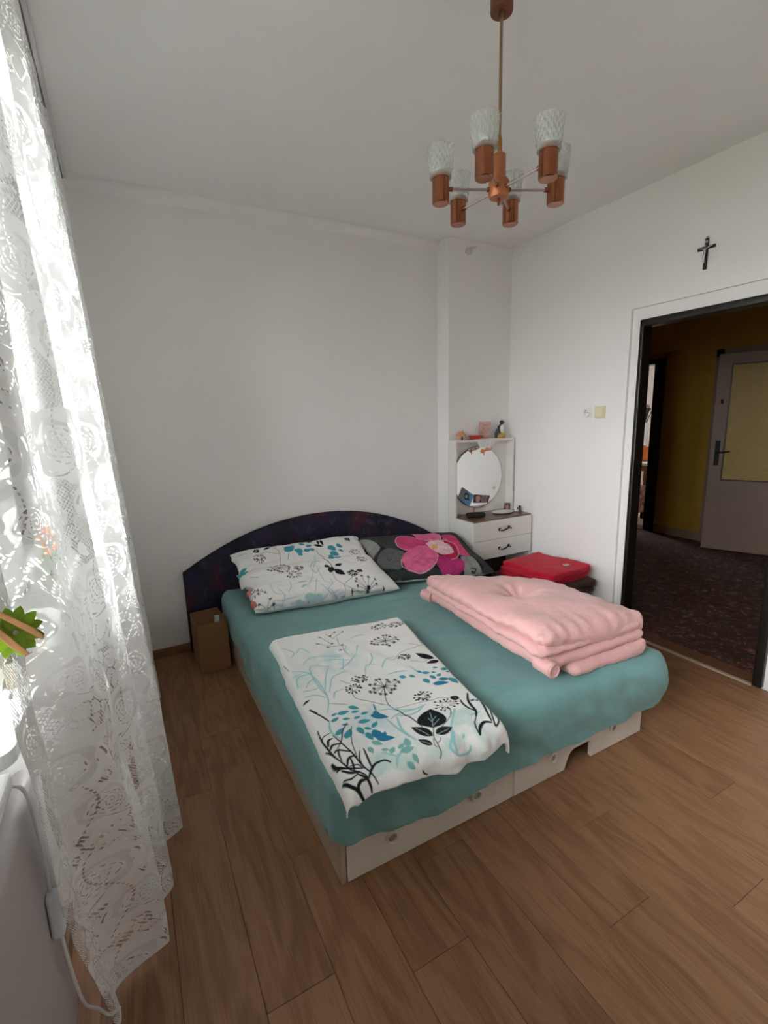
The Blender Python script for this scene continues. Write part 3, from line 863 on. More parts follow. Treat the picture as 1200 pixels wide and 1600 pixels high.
PO=([('dk',[(0.054,0.589),(0.129,0.502),(0.192,0.36),(0.277,0.366),(0.301,0.505),(0.464,0.562),(0.736,0.559),(0.778,0.209),(0.778,0.049),(0.44,0.049),(0.153,0.049),(0.057,0.074),(0.054,0.27),(0.132,0.399),(0.114,0.49)]),('gy',[(0.054,0.583),(0.126,0.493),(0.135,0.396),(0.063,0.336),(0.054,0.291),(0.054,0.312),(0.054,0.529)]),('st',[(0.126,0.36),(0.201,0.384),(0.265,0.339),(0.277,0.285),(0.183,0.122),(0.117,0.131),(0.06,0.182),(0.057,0.27)]),('st2',[(0.066,0.119),(0.217,0.095),(0.413,0.098),(0.47,0.052),(0.446,0.049),(0.316,0.049),(0.153,0.049),(0.084,0.049)]),('gy',[(0.675,0.191),(0.763,0.188),(0.772,0.068),(0.772,0.049),(0.639,0.049)]),('pk',[(0.672,0.484),(0.733,0.517),(0.799,0.466),(0.766,0.206),(0.684,0.236),(0.702,0.348)]),('pk2',[(0.464,0.562),(0.506,0.553),(0.633,0.556),(0.672,0.502),(0.642,0.436),(0.539,0.421),(0.482,0.46)]),('pk',[(0.286,0.466),(0.34,0.529),(0.428,0.511),(0.5,0.457),(0.518,0.378),(0.467,0.354),(0.322,0.327),(0.274,0.381)]),('pk2',[(0.226,0.221),(0.292,0.3),(0.395,0.36),(0.497,0.357),(0.527,0.249),(0.437,0.128),(0.349,0.074),(0.271,0.074),(0.21,0.101)]),('pk3',[(0.521,0.236),(0.561,0.209),(0.582,0.158),(0.645,0.173),(0.663,0.119),(0.639,0.068),(0.591,0.049),(0.515,0.049),(0.464,0.055),(0.461,0.158)]),('rd',[(0.633,0.43),(0.684,0.433),(0.739,0.378),(0.702,0.258),(0.639,0.179),(0.585,0.164),(0.551,0.227),(0.533,0.297),(0.509,0.399)]),('w',[(0.5,0.399),(0.561,0.424),(0.642,0.43),(0.666,0.393),(0.69,0.348),(0.657,0.258),(0.564,0.23),(0.524,0.282),(0.509,0.324)]),('ye',[(0.536,0.369),(0.576,0.378),(0.573,0.342),(0.53,0.309),(0.518,0.333)])],[('w',3,[(0.286,0.466),(0.34,0.529),(0.428,0.511),(0.5,0.457)]),('w',3,[(0.286,0.466),(0.274,0.381),(0.322,0.327)]),('w',3,[(0.226,0.221),(0.195,0.131),(0.271,0.074),(0.349,0.074),(0.437,0.128),(0.521,0.236)]),('w',3,[(0.506,0.553),(0.633,0.556),(0.672,0.502),(0.645,0.436)]),('w',3,[(0.648,0.439),(0.739,0.378),(0.702,0.258),(0.639,0.179),(0.582,0.161)]),('w',2.5,[(0.766,0.206),(0.69,0.236)]),('gy',4,[(0.069,0.116),(0.057,0.074),(0.093,0.049),(0.153,0.049)]),('dk',4,[(0.129,0.261),(0.132,0.227),(0.15,0.239)]),('dk',3,[(0.192,0.33),(0.204,0.306)]),('dk',3,[(0.241,0.294),(0.25,0.276),(0.262,0.294)]),('dk',5,[(0.696,0.071),(0.733,0.065),(0.72,0.052),(0.696,0.055)]),('rd',2,[(0.588,0.327),(0.672,0.282)]),('rd',2,[(0.627,0.381),(0.66,0.312)]),('pk',3,[(0.295,0.152),(0.476,0.3)]),('pk',3,[(0.304,0.209),(0.476,0.333)])])
# ================================================================ ROOM SHELL
XR, YB, YBF, ZC = 3.0, 3.385, 3.233, 2.917     # right wall, back wall, chimney breast front, ceiling
XL, YN = -0.33, -0.95                            # window wall, wall behind the camera

# floor slab and laminate planks (each plank its own piece)
floor = struct(MB().box(XL - 0.05, XR + 0.02, YN - 0.05, YB + 0.05, -0.06, -0.009).build('floor', M_sub))
PW = 0.196
ends = {4: 0.736, 5: 1.026, 6: 0.585, 0: 1.457, 1: 0.93, 2: 1.21, 3: 0.40, 7: 0.30, 8: 0.86, 9: 0.15, 10: 1.12, 11: 0.55, 12: 0.95, 13: 0.2}
for c in range(-4, 14):
    x0 = 1.137 + PW * (c - 4) if c < 99 else 0
    xa, xb = max(x0 + 0.0007, XL), min(x0 + PW - 0.0007, XR)
    if xb - xa < 0.02:
        continue
    y = ends.get(c, 0.3 + 0.37 * (c % 3)) - 1.285 * 3
    while y < YB:
        ya, yb = max(y + 0.0007, YN), min(y + 1.285 - 0.0007, YB)
        y += 1.285
        if yb - ya < 0.02:
            continue
        MB().box(xa, xb, ya, yb, -0.009, 0.0, bev=0.0009, seg=1).build('floor_plank', M_plank, floor)

# ceiling
struct(MB().box(XL - 0.3, XR + 0.2, YN - 0.2, YB + 0.3, ZC, ZC + 0.12).build('ceiling', M_ceil))

# back wall with a soft cove under the ceiling
R = 0.07
prof = [(YB + 0.2, -0.05), (YB, -0.05), (YB, ZC - R)]
prof += [(YB - R + R * math.cos(a), ZC - R + R * math.sin(a)) for a in [PI / 2 * k / 8 for k in range(1, 9)]]
prof += [(YB + 0.2, ZC + 0.001)]
wb = struct(MB().prism(prof, 'x', XL - 0.3, XR + 0.2).build('wall_back', M_wall))
# chimney breast in the right corner
cb = MB().box(2.347, XR + 0.05, YBF, YB + 0.05, -0.01, ZC + 0.001, bev=0.006)
struct(cb.build('wall_breast', M_wall))
# flaking paint at the top of the breast
fl = MB()
fl.prism([(2.52, 2.86), (2.60, 2.875), (2.62, 2.882), (2.615, 2.862), (2.58, 2.855), (2.575, 2.815), (2.54, 2.808), (2.51, 2.82)], 'y', YBF - 0.0035, YBF + 0.002)
fl.build('peeling_paint_flake', mat('fresh_plaster', (0.62, 0.63, 0.60), 0.95, bump=0.6, bscale=60), bpy.data.objects['wall_breast'])

# right wall with the doorway; a shallow recess frames the steel door frame
OY0, OY1, OZ = 1.155, 2.045, 2.135              # outer edges of the steel frame
RB0, RB1, RBZ = 1.075, 2.115, 2.212             # outer edges of the recessed band
WT = 0.10
wr = MB()
wr.box(XR, XR + WT, YN - 0.2, RB0, -0.05, ZC + 0.001)
wr.box(XR, XR + WT, RB1, YB + 0.2, -0.05, ZC + 0.001)
wr.box(XR, XR + WT, RB0, RB1, RBZ, ZC + 0.001)
wr.box(XR + 0.022, XR + WT - 0.002, RB0 - 0.01, OY0 + 0.01, -0.05, OZ - 0.02)
wr.box(XR + 0.022, XR + WT - 0.002, OY1 - 0.01, RB1 + 0.01, -0.05, OZ - 0.02)
wr.box(XR + 0.022, XR + WT - 0.002, RB0 - 0.01, RB1 + 0.01, OZ - 0.02, RBZ + 0.01)
struct(wr.build('wall_right', M_wall))
d1 = bpy.data.objects.new('door_1', None)
C.objects.link(d1)
d1.location = (XR + 0.09, 1.6, 0)
struct(d1)


def jamb(y_in, y_out, z1):
    lo, hi = min(y_in, y_out), max(y_in, y_out)
    s = 1 if y_out > y_in else -1
    m = MB()
    m.box(XR - 0.010, XR + 0.03, lo, hi, 0, z1, bev=0.010, seg=3)
    m.box(XR + 0.02, XR + 0.075, min(y_in, y_in + s * 0.03), max(y_in, y_in + s * 0.03), 0, z1 - 0.01)
    m.box(XR + 0.07, XR + WT + 0.012, min(y_in + s * 0.022, y_in + s * 0.06), max(y_in + s * 0.022, y_in + s * 0.06), 0, z1 - 0.01)
    return m


jamb(2.016, OY1, OZ).build('door_jamb', M_frame, d1, True)
jamb(1.203, OY0, OZ).build('door_jamb', M_frame, d1, True)
hd = MB().box(XR - 0.010, XR + 0.03, OY0, OY1, 2.090, OZ, bev=0.010, seg=3)
hd.box(XR + 0.02, XR + 0.075, OY0 + 0.02, OY1 - 0.02, 2.090, 2.125)
hd.box(XR + 0.07, XR + WT + 0.012, OY0 + 0.02, OY1 - 0.02, 2.105, 2.125)
hd.build('door_head', M_frame, d1, True)
th = MB().box(XR - 0.012, XR + WT + 0.03, 1.2, 2.03, -0.012, 0.006, bev=0.003)
th.build('door_threshold', mat('threshold_wood', (0.16, 0.065, 0.035), 0.5, var=0.2, vscale=9, stretch=(8, 1, 1)), d1)
ts = MB().box(XR - 0.018, XR + 0.006, 1.2, 2.0, -0.004, 0.0085, bev=0.002)
ts.build('threshold_strip', mat('worn_strip', (0.42, 0.33, 0.24), 0.5), d1)

# window wall: window_1 behind the lace, unseen second window added for room light
WZ0, WZ1 = 0.95, 2.56
WINS = (('window_1', 1.05, 2.66), ('window_added', 0.0, 0.96))
wl = MB()
ys_ = [YN - 0.2]
for _, a, b in WINS[::-1]:
    ys_ += [a, b]
ys_.append(YB + 0.2)
for k in range(0, len(ys_), 2):
    wl.box(XL - 0.30, XL, ys_[k], ys_[k + 1], -0.05, ZC + 0.001)
for _, a, b in WINS:
    wl.box(XL - 0.30, XL, a, b, -0.05, WZ0)
    wl.box(XL - 0.30, XL, a, b, WZ1, ZC + 0.001)
struct(wl.build('wall_left', M_wall))
struct(MB().box(XL - 0.3, XR + 0.2, YN - 0.2, YN, -0.05, ZC + 0.001).build('wall_front', M_wall))
M_wframe = mat('window_paint', (0.78, 0.79, 0.78), 0.35)
M_pane = glass_material('window_glass', (0.97, 0.99, 0.98), 0.0)
WOBJ = {}
for nm_, WY0, WY1 in WINS:
    wd = bpy.data.objects.new(nm_, None)
    C.objects.link(wd)
    wd.location = (XL - 0.05, (WY0 + WY1) / 2, WZ0)
    struct(wd)
    WOBJ[nm_] = wd
    fx0, fx1 = XL - 0.085, XL - 0.02
    m = MB()
    m.box(fx0, fx1, WY0, WY0 + 0.05, WZ0, WZ1, bev=0.004); m.box(fx0, fx1, WY1 - 0.05, WY1, WZ0, WZ1, bev=0.004)
    m.box(fx0, fx1, WY0, WY1, WZ0, WZ0 + 0.05, bev=0.004); m.box(fx0, fx1, WY0, WY1, WZ1 - 0.05, WZ1, bev=0.004)
    m.build('window_frame', M_wframe, wd)
    ym = (WY0 + WY1) / 2
    for ya, yb in ((WY0 + 0.045, ym - 0.002), (ym + 0.002, WY1 - 0.045)):
        m = MB()
        sx0, sx1 = fx0 + 0.02, fx1 + 0.012
        m.box(sx0, sx1, ya, ya + 0.06, WZ0 + 0.045, WZ1 - 0.045, bev=0.006); m.box(sx0, sx1, yb - 0.06, yb, WZ0 + 0.045, WZ1 - 0.045, bev=0.006)
        m.box(sx0, sx1, ya, yb, WZ0 + 0.045, WZ0 + 0.115, bev=0.006); m.box(sx0, sx1, ya, yb, WZ1 - 0.115, WZ1 - 0.045, bev=0.006)
        s = m.build('window_sash', M_wframe, wd)
        MB().box(sx0 + 0.018, sx0 + 0.022, ya + 0.05, yb - 0.05, WZ0 + 0.10, WZ1 - 0.10).build('pane', M_pane, s)
wd = WOBJ['window_1']
MB().box(XL - 0.02, -0.255, -0.05, 1.01, 0.905, 0.935, bev=0.006).build('window_sill', mat('sill_white', (0.82, 0.83, 0.83), 0.25), WOBJ['window_added'])  # sill of the added, unseen window
# sill board with a rounded near end
sp = [(XL - 0.02, 2.75), (XL - 0.02, 1.062)]
sp += [(-0.300 + 0.038 * math.cos(a), 1.100 + 0.038 * math.sin(a)) for a in [-PI / 2 + PI / 2 * k / 8 for k in range(9)]]
sp += [(-0.262, 2.75)]
MB().prism(sp, 'z', 0.905, 0.935).build('window_sill', mat('sill_white', (0.82, 0.83, 0.83), 0.25), wd)

# skirting boards
def base(name, x0, x1, y0, y1):
    struct(MB().box(x0, x1, y0, y1, 0.0, 0.062, bev=0.004).build(name, M_base))
base('baseboard_back', XL, 2.347, YB - 0.014, YB)
base('baseboard_right', XR - 0.014, XR, 2.118, YBF)
base('baseboard_right_near', XR - 0.014, XR, YN, 1.072)
base('baseboard_left', XL, XL + 0.014, YN, YB)

# ---------------------------------------------------------------- hall beyond the doorway
HX = 6.0
struct(MB().box(XR + WT, HX + 0.2, -0.6, 4.9, -0.06, 0.0).build('floor_hall', M_carpet))
struct(MB().box(XR + 0.05, HX + 0.2, -0.8, 5.0, 2.86, 2.95).build('ceiling_hall', M_ceil))
hb = MB()
hb.box(HX, HX + 0.18, -0.8, 3.53, -0.02, 2.9)
hb.box(HX, HX + 0.18, 3.53, 5.0, 2.28, 2.9)
hb.box(HX, HX + 0.18, 4.82, 5.0, -0.02, 2.3)
hb.box(HX + 0.045, HX + 0.18, 3.52, 3.75, -0.02, 2.29)
hb.box(HX + 0.045, HX + 0.18, 3.7, 4.85, 2.19, 2.29)
struct(hb.build('wall_hall_back', M_yellow))
struct(MB().box(XR + 0.05, HX + 0.2, -0.8, -0.6, -0.02, 2.9).build('wall_hall_near', M_yellow))
struct(MB().box(XR + 0.05, HX + 0.2, 4.9, 5.05, -0.02, 2.9).build('wall_hall_far', M_yellow))
struct(MB().box(XR + 0.01, XR + WT, YB + 0.19, 5.05, -0.02, 2.92).build('wall_hall_side', M_yellow))
M_plinth = mat('hall_plinth', (0.30, 0.20, 0.12), 0.6)
struct(MB().box(HX - 0.012, HX, -0.6, 3.53, 0.0, 0.10, bev=0.003).build('baseboard_hall', M_plinth))
struct(MB().box(HX + 0.033, HX + 0.045, 3.53, 3.73, 0.0, 0.10, bev=0.003).build('baseboard_hall_recess', M_plinth))
d2 = bpy.data.objects.new('door_2', None)
C.objects.link(d2)
d2.location = (HX + 0.06, 4.25, 0)
struct(d2)
MB().box(HX + 0.0, HX + 0.19, 3.735, 3.86, 0, 2.20, bev=0.01).build('door_jamb', M_frame, d2)
MB().box(HX + 0.0, HX + 0.19, 4.70, 4.83, 0, 2.20, bev=0.01).build('door_jamb', M_frame, d2)
MB().box(HX + 0.0, HX + 0.19, 3.735, 4.83, 2.15, 2.21, bev=0.01).build('door_head', M_frame, d2)
MB().box(HX - 0.01, HX + 0.2, 3.80, 4.75, 0.0, 0.012, bev=0.003).build('door_threshold', mat('threshold_wood', (0.1, 0.05, 0.03)), d2)

# the old glazed door standing ajar
d3 = bpy.data.objects.new('door_3', None)
C.objects.link(d3)
d3.location = (5.985, 2.24, 0)
struct(d3)
P0, P1 = Vector((5.985, 2.24, 0)), Vector((5.70, 2.947, 0))
dv = (P1 - P0).normalized()
dn = Vector((-dv.y, dv.x, 0))
if dn.x > 0:
    dn = -dn
DL = (P1 - P0).length
MX = Matrix(((dv.x, dn.x, 0, P0.x), (dv.y, dn.y, 0, P0.y), (0, 0, 1, 0), (0, 0, 0, 1)))


def door_piece(mb, name, m, parent, smooth=False):
    bmesh.ops.transform(mb.bm, matrix=MX, verts=mb.bm.verts)
    return mb.build(name, m, parent, smooth)


m = MB()
GA0, GA1, GZ0, GZ1 = 0.10, DL - 0.115, 0.79, 2.035
m.box(0, GA0, -0.04, 0, 0.008, 2.14); m.box(GA1, DL, -0.04, 0, 0.008, 2.14)
m.box(GA0, GA1, -0.04, 0, 0.008, GZ0); m.box(GA0, GA1, -0.04, 0, GZ1, 2.14)
leaf = door_piece(m, 'door_leaf', M_door, d3)
m = MB()
bw = 0.014
for a in ((GA0, GA0 + bw, GZ0, GZ1), (GA1 - bw, GA1, GZ0, GZ1), (GA0, GA1, GZ0, GZ0 + bw), (GA0, GA1, GZ1 - bw, GZ1)):
    m.box(a[0], a[1], -0.035, 0.007, a[2], a[3], bev=0.003)
door_piece(m, 'glazing_bead', mat('bead_brown', (0.05, 0.022, 0.016), 0.4), leaf)
M_amber = mat('rippled_amber_glass', (0.50, 0.33, 0.07), 0.18, bump=0.9, bscale=55, spec=0.6)
door_piece(MB().box(GA0 + 0.005, GA1 - 0.005, -0.022, -0.016, GZ0 + 0.005, GZ1 - 0.005), 'glass_panel', M_amber, leaf)
m = MB().box(DL - 0.085, DL - 0.040, 0, 0.008, 0.955, 1.225, bev=0.003)
hp = door_piece(m, 'handle_plate', M_black, leaf)
m = MB().rod((DL - 0.062, 0, 1.10), (DL - 0.062, 0.045, 1.10), 0.009)
m.tube([(DL - 0.062, 0.045, 1.10), (DL - 0.10, 0.05, 1.101), (DL - 0.18, 0.048, 1.112)], 0.009)
door_piece(m, 'lever_handle', M_black, leaf, True)
m = MB().box(DL - 0.075, DL - 0.05, 0, 0.006, 1.62, 1.67, bev=0.003); m.rod((DL - 0.062, 0.004, 1.655), (DL - 0.062, 0.02, 1.655), 0.012)
door_piece(m, 'door_viewer', M_black, leaf)
m = MB().box(HX - 0.03, HX + 0.01, 2.16, 2.26, 0, 2.22); m.box(HX - 0.03, HX + 0.01, 2.16, 3.12, 2.14, 2.22); m.box(HX - 0.03, HX + 0.01, 3.04, 3.12, 0, 2.22)
struct(m.build('door_3_frame', M_door))

# ---------------------------------------------------------------- kitchen glimpsed through the far doorway
struct(MB().box(HX + 0.2, 9.0, 3.2, 6.2, -0.06, -0.002).build('floor_kitchen', mat('kitchen_lino', (0.55, 0.45, 0.36), 0.5, var=0.1, vscale=9)))
struct(MB().box(HX + 0.18, 9.2, 3.0, 6.3, 2.8, 2.9).build('ceiling_kitchen', M_ceil))
struct(MB().box(8.8, 9.0, 3.0, 6.2, -0.02, 2.85).build('wall_kitchen_back', M_wall))
struct(MB().box(HX + 0.18, 9.0, 3.0, 3.2, -0.02, 2.85).build('wall_kitchen_near', M_wall))
wk = MB()
wk.box(HX + 0.18, 6.55, 6.0, 6.2, -0.02, 2.85); wk.box(7.25, 9.0, 6.0, 6.2, -0.02, 2.85)
wk.box(6.55, 7.25, 6.0, 6.2, -0.02, 1.1); wk.box(6.55, 7.25, 6.0, 6.2, 1.9, 2.85)  # unseen window opening added so sky light brightens the kitchen
wk.box(HX + 0.18, HX + 0.2, 5.0, 6.1, -0.02, 2.85)
struct(wk.build('wall_kitchen_added_window', M_wall))

t = thing('kitchen_table', 'small white-topped kitchen table glimpsed through the far dark doorway', 'table', (7.05, 4.75, 0))
MB().box(6.72, 7.40, 4.30, 5.3, 0.775, 0.815, bev=0.005).build('table_top', mat('table_white', (0.8, 0.78, 0.72), 0.3), t)
MB().box(6.77, 7.35, 4.35, 5.25, 0.69, 0.775).build('apron', mat('table_brown', (0.20, 0.09, 0.035), 0.5), t)
for x in (6.80, 7.32):
    for y in (4.38, 5.22):
        MB().box(x - 0.025, x + 0.025, y - 0.025, y + 0.025, 0, 0.69, bev=0.004).build('leg', mat('table_brown', (0.2, 0.1, 0.05)), t)
o = MB().lathe([(0.09, 0), (0.125, 0.02), (0.13, 0.22), (0.12, 0.22), (0.11, 0.03)], (7.02, 4.63, 0.815), 20).build('orange_pot', mat('orange_glaze', (0.62, 0.16, 0.02), 0.35), None, True)
tag(o, 'orange pot on the white kitchen table behind the glass vase', 'pot')
t = thing('glass_vase', 'silvery glass vase holding dark twigs in front of the kitchen wall', 'vase', (7.05, 4.64, 1.037))
MB().lathe([(0.05, 0), (0.07, 0.02), (0.06, 0.2), (0.09, 0.36), (0.085, 0.36), (0.05, 0.2)], (7.05, 4.64, 1.037), 14, rfun=lambda a, z: 1 + 0.07 * math.cos(7 * a + z * 30)).build('vase_body', mat('silver_glass', (0.75, 0.77, 0.78), 0.12, metal=0.7), t, True)
rng = random.Random(3)
m = MB()
for i in range(9):
    a = rng.random() * 6.28
    m.tube([(7.05, 4.64, 1.2), (7.05 + .05 * math.cos(a), 4.64 + .05 * math.sin(a), 1.45), (7.05 + .12 * math.cos(a), 4.64 + .12 * math.sin(a), 1.58 + .1 * rng.random())], 0.007, 5)
    m.sphere((7.05 + .12 * math.cos(a), 4.64 + .12 * math.sin(a), 1.6), 0.02, u=8, v=6)
m.build('twigs', mat('twig_dark', (0.06, 0.03, 0.025), 0.8), t)
t = thing('kitchen_armchair', 'low kitchen armchair with brown floral cover beside the white-topped table', 'armchair', (6.55, 4.45, 0))
M_flor = mat('floral_cover', (0.22, 0.11, 0.085), 0.9, var=0.75, vscale=18)
m = MB(); m.add(rbox(6.28, 6.70, 4.25, 4.72, 0.30, 0.50, 0.05, 0.06)); m.build('seat_cushion', M_flor, t, True)
m = MB(); m.add(rbox(6.28, 6.70, 4.66, 4.80, 0.34, 0.62, 0.05, 0.06)); m.build('backrest', M_flor, t, True)
MB().box(6.29, 6.69, 4.27, 4.78, 0.10, 0.31, bev=0.01).build('chair_base', M_flor, t)
for x in (6.32, 6.66):
    for y in (4.3, 4.75):
        MB().box(x - 0.02, x + 0.02, y - 0.02, y + 0.02, 0, 0.11).build('leg', M_black, t)

# ================================================================ THE BED
bed = thing('double_bed', 'low white double bed of two storage boxes with a dark curved headboard', 'bed', (1.28, 2.3, 0))
FX0, FX1, FY0, FY1, FH, XM = 0.475, 2.08, 1.27, 3.33, 0.245, 1.246
M_box = mat('aged_white_board', (0.66, 0.61, 0.53), 0.45, var=0.06, vscale=5)
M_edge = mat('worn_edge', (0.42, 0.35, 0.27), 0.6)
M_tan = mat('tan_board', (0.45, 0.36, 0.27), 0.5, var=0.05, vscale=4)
for x0, x1 in ((FX0, XM - 0.001), (XM + 0.001, FX1)):
    for xa in (x0, x1 - 0.018):
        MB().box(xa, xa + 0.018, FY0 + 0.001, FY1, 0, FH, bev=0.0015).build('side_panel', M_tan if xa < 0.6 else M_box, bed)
    MB().box(x0 + 0.018, x1 - 0.018, FY1 - 0.018, FY1, 0, FH).build('end_panel', M_box, bed)
    MB().box(x0 + 0.018, x1 - 0.018, FY0 + 0.03, FY1 - 0.018, FH - 0.02, FH).build('lid_board', M_box, bed)


def front(poly, pulls):
    f = MB().prism(poly, 'y', FY0 - 0.004, FY0 + 0.014, bev=0.0012).build('front_panel', M_box, bed)
    for px in pulls:
        MB().lathe([(0.0, 0.004), (0.016, 0.004), (0.0165, 0.010), (0.0215, 0.012), (0.0245, 0.009), (0.0255, 0.0), (0.0, 0.0)], (px, FY0 - 0.004, 0.103), 28,
                   mx=Matrix.Rotation(PI / 2, 4, 'X')).build('recessed_pull', mat('pull_ring', (0.62, 0.57, 0.49), 0.35), f, True)
        MB().lathe([(0.0, 0.0055), (0.0155, 0.0055), (0.0155, 0.0), (0, 0)], (px, FY0 - 0.004, 0.103), 24, mx=Matrix.Rotation(PI / 2, 4, 'X')).build('pull_dish', mat('pull_dish', (0.34, 0.29, 0.23), 0.5, var=0.3, vscale=90), f, True)


front([(FX0 + 0.021, 0.004), (XM - 0.021, 0.004), (XM - 0.021, FH), (FX0 + 0.021, FH)], (0.668, 1.045))
cut = [(1.545, 0.004), (1.553, 0.03), (1.566, 0.06), (1.582, 0.080), (1.602, 0.089), (1.69, 0.091), (1.708, 0.086), (1.716, 0.074), (1.718, 0.004)]
front([(XM + 0.003, 0.004)] + cut + [(FX1 - 0.003, 0.004), (FX1 - 0.003, FH), (XM + 0.003, FH)], (1.465, 1.861))
# curved headboard
hz = [(0.237, 0.0), (0.237, 0.575)]
for k in range(0, 25):
    x = 0.255 + (2.235 - 0.255) * k / 24
    q = (x - 1.245) / 0.99
    hz.append((x, 0.585 + 0.287 * (1 - abs(q) ** 2.1)))
hz += [(2.253, 0.575), (2.253, 0.0)]
MB().prism(hz, 'y', 3.338, 3.372, bev=0.006).build('headboard', M_head, bed)

# ---------------------------------------------------------------- mattress with fitted sheet
MX0, MX1, MY0, MY1, MZ1 = 0.452, 2.165, 1.222, 3.325, 0.425
mt = thing('mattress', 'thick mattress under a teal fitted sheet on the white bed base', 'mattress', (1.3, 2.3, FH))
MB().box(MX0 + 0.05, MX1 - 0.09, MY0 + 0.06, MY1 - 0.02, FH + 0.001, MZ1 - 0.03, bev=0.03).build('mattress_core', mat('ticking', (0.6, 0.58, 0.52), 0.9), mt)


def sheet():
    NT, NS = 240, 300
    # plan: superellipse ring walked from the hem up over the edge to the centre of the top
    # build with a grid over the top plus a skirt: parameter a,b in [-1.x, 1.x], folded down past the edge
    r = 0.065
    hang = 0.235
    W, D = (MX1 - MX0), (MY1 - MY0)
    qa = np.concatenate([np.linspace(-hang, 0.10, 34)[:-1], np.linspace(0.10, W - 0.10, 130), np.linspace(W - 0.10, W + hang, 34)[1:]])
    qb = np.concatenate([np.linspace(-hang, 0.10, 34)[:-1], np.linspace(0.10, D - 0.10, 150), np.linspace(D - 0.10, D + hang, 34)[1:]])
    A, B = np.meshgrid(qa, qb)

    def fold(q, L):
        # distance past the flat top on either side -> (inward coordinate, drop)
        lo = r - q
        hi = q - (L - r)
        over = np.maximum(np.maximum(lo, hi), 0)
        sgn = np.where(lo > 0, -1, 1)
        return over, sgn
    oa, sa = fold(A, W)
    ob, sb = fold(B, D)
    # combine both overs into one, so corners round in plan
    o = np.sqrt(oa ** 2 + ob ** 2)
    o_lim = np.maximum(oa, ob)
    ang = np.minimum(o_lim / r, PI / 2)
    out = r * np.sin(ang)
    drop = r * (1 - np.cos(ang)) + np.maximum(o_lim - r * PI / 2, 0)
    ux = np.where(o > 1e-9, oa / np.maximum(o, 1e-9), 0) * sa
    uy = np.where(o > 1e-9, ob / np.maximum(o, 1e-9), 0) * sb
    cx = np.clip(A, r, W - r)
    cyy = np.clip(B, r, D - r)
    X = MX0 + cx + ux * out
    Y = MY0 + cyy + uy * out
    # where both run over (corner cloth) gather the folds
    both = np.minimum(oa, ob)
    g = np.minimum(both / 0.05, 1)
    wob = 0.0 * g * np.sin(np.arctan2(ob + 1e-9, oa + 1e-9) * 14)
    X += ux * wob
    Y += uy * wob
    Z = MZ1 - drop
    flat = np.clip(1 - drop / 0.03, 0, 1)
    side = 1 - flat
    # tension wrinkles on the top
    Z += flat * (0.0055 * fbm(X * 3 + 1, Y * 3, 4) + 0.0018 * fbm(X * 14, Y * 5, 8))
    for (x0, y0, x1, y1, h, wd) in ((1.22, 2.02, 1.55, 1.93, .010, .018), (1.25, 1.93, 1.5, 1.84, .008, .016), (1.16, 1.42, 1.5, 1.36, .008, .016), (1.18, 1.34, 1.52, 1.27, .008, .015), (0.75, 2.42, 1.35, 2.35, .007, .02),
                                    (0.48, 1.55, 0.62, 1.50, .010, .02), (1.3, 2.5, 1.62, 2.43, .006, .02), (1.55, 1.32, 2.0, 1.27, .006, .02)):
        dx, dy = x1 - x0, y1 - y0
        L = dx * dx + dy * dy
        t = np.clip(((X - x0) * dx + (Y - y0) * dy) / L, 0, 1)
        d = np.hypot(X - x0 - t * dx, Y - y0 - t * dy)
        Z += flat * 2.4 * h * np.exp(-(d / wd) ** 2) * np.sin(PI * np.clip(t, 0.03, 0.97)) ** 0.5
    # soft drapes on the front and the sides
    fr = np.clip((MY0 + r + 0.02 - Y) / r, 0, 1)
    Y -= side * fr * (0.014 * fbm(X * 7 + Z * 5, Z * 5 + 3, 21) + 0.005 * np.sin(X * 22 + Z * 34 + 3 * fbm(X * 3, Z * 4, 5)) * np.clip((X - 1.1) / 0.5, 0, 1) * np.clip(drop / 0.15, 0, 1))
    Y -= fr * 0.03 * np.exp(-((X - 2.05) / 0.22) ** 2) * np.sin(np.clip(drop / 0.24, 0, 1) * PI)
    lf = np.clip((MX0 + r - X) / r, 0, 1)
    X -= side * lf * 0.008 * fbm(Y * 4, Z * 6, 31)
    rt = np.clip((X - MX1 + r) / r, 0, 1)
    X += side * rt * (0.015 * fbm(Y * 5, Z * 5, 41))
    # the front right corner sags outward
    sg = np.exp(-((Y - 1.3) / 0.25) ** 2) * np.clip((X - 1.9) / 0.27, 0, 1)
    X += 0.035 * sg
    Z -= 0.02 * sg * flat
    # hem line: tucked up unevenly
    lowest = np.where(Y < MY0 + 0.1, np.interp(X, [0.45, 0.50, 0.8, 1.25, 1.5, 1.75, 1.95, 2.2], [0.205, 0.185, 0.162, 0.152, 0.148, 0.112, 0.118, 0.20]),
                      np.where(X < 0.6, np.interp(Y, [1.22, 1.5, 1.9, 2.3, 2.7, 3.3], [0.19, 0.13, 0.13, 0.15, 0.2, 0.24]), 0.15))
    lowest = lowest + 0.004 * fbm(X * 9, Y * 9, 55)
    tuck = np.clip(lowest - Z, 0, 1)
    Z = np.maximum(Z, lowest)
    # cloth below the hem rolls back under itself
    nrmx, nrmy = ux, uy
    X -= nrmx * np.minimum(tuck, 0.012)
    Y -= nrmy * np.minimum(tuck, 0.012)
    return np.stack([X, Y, Z], -1)


grid_mesh('fitted_sheet', sheet(), M_teal, mt)
# ================================================================ BED LINEN
PAL = {'k': (0.010, 0.013, 0.018), 't': (0.33, 0.60, 0.62), 'p': (0.50, 0.68, 0.63), 'b': (0.05, 0.32, 0.40), 'd': (0.02, 0.21, 0.36),
       'g': (0.17, 0.45, 0.42), 'v': (0.40, 0.58, 0.58), 'l': (0.50, 0.57, 0.66), 'w': (0.80, 0.70, 0.72)}
WHITE = (0.83, 0.82, 0.805)


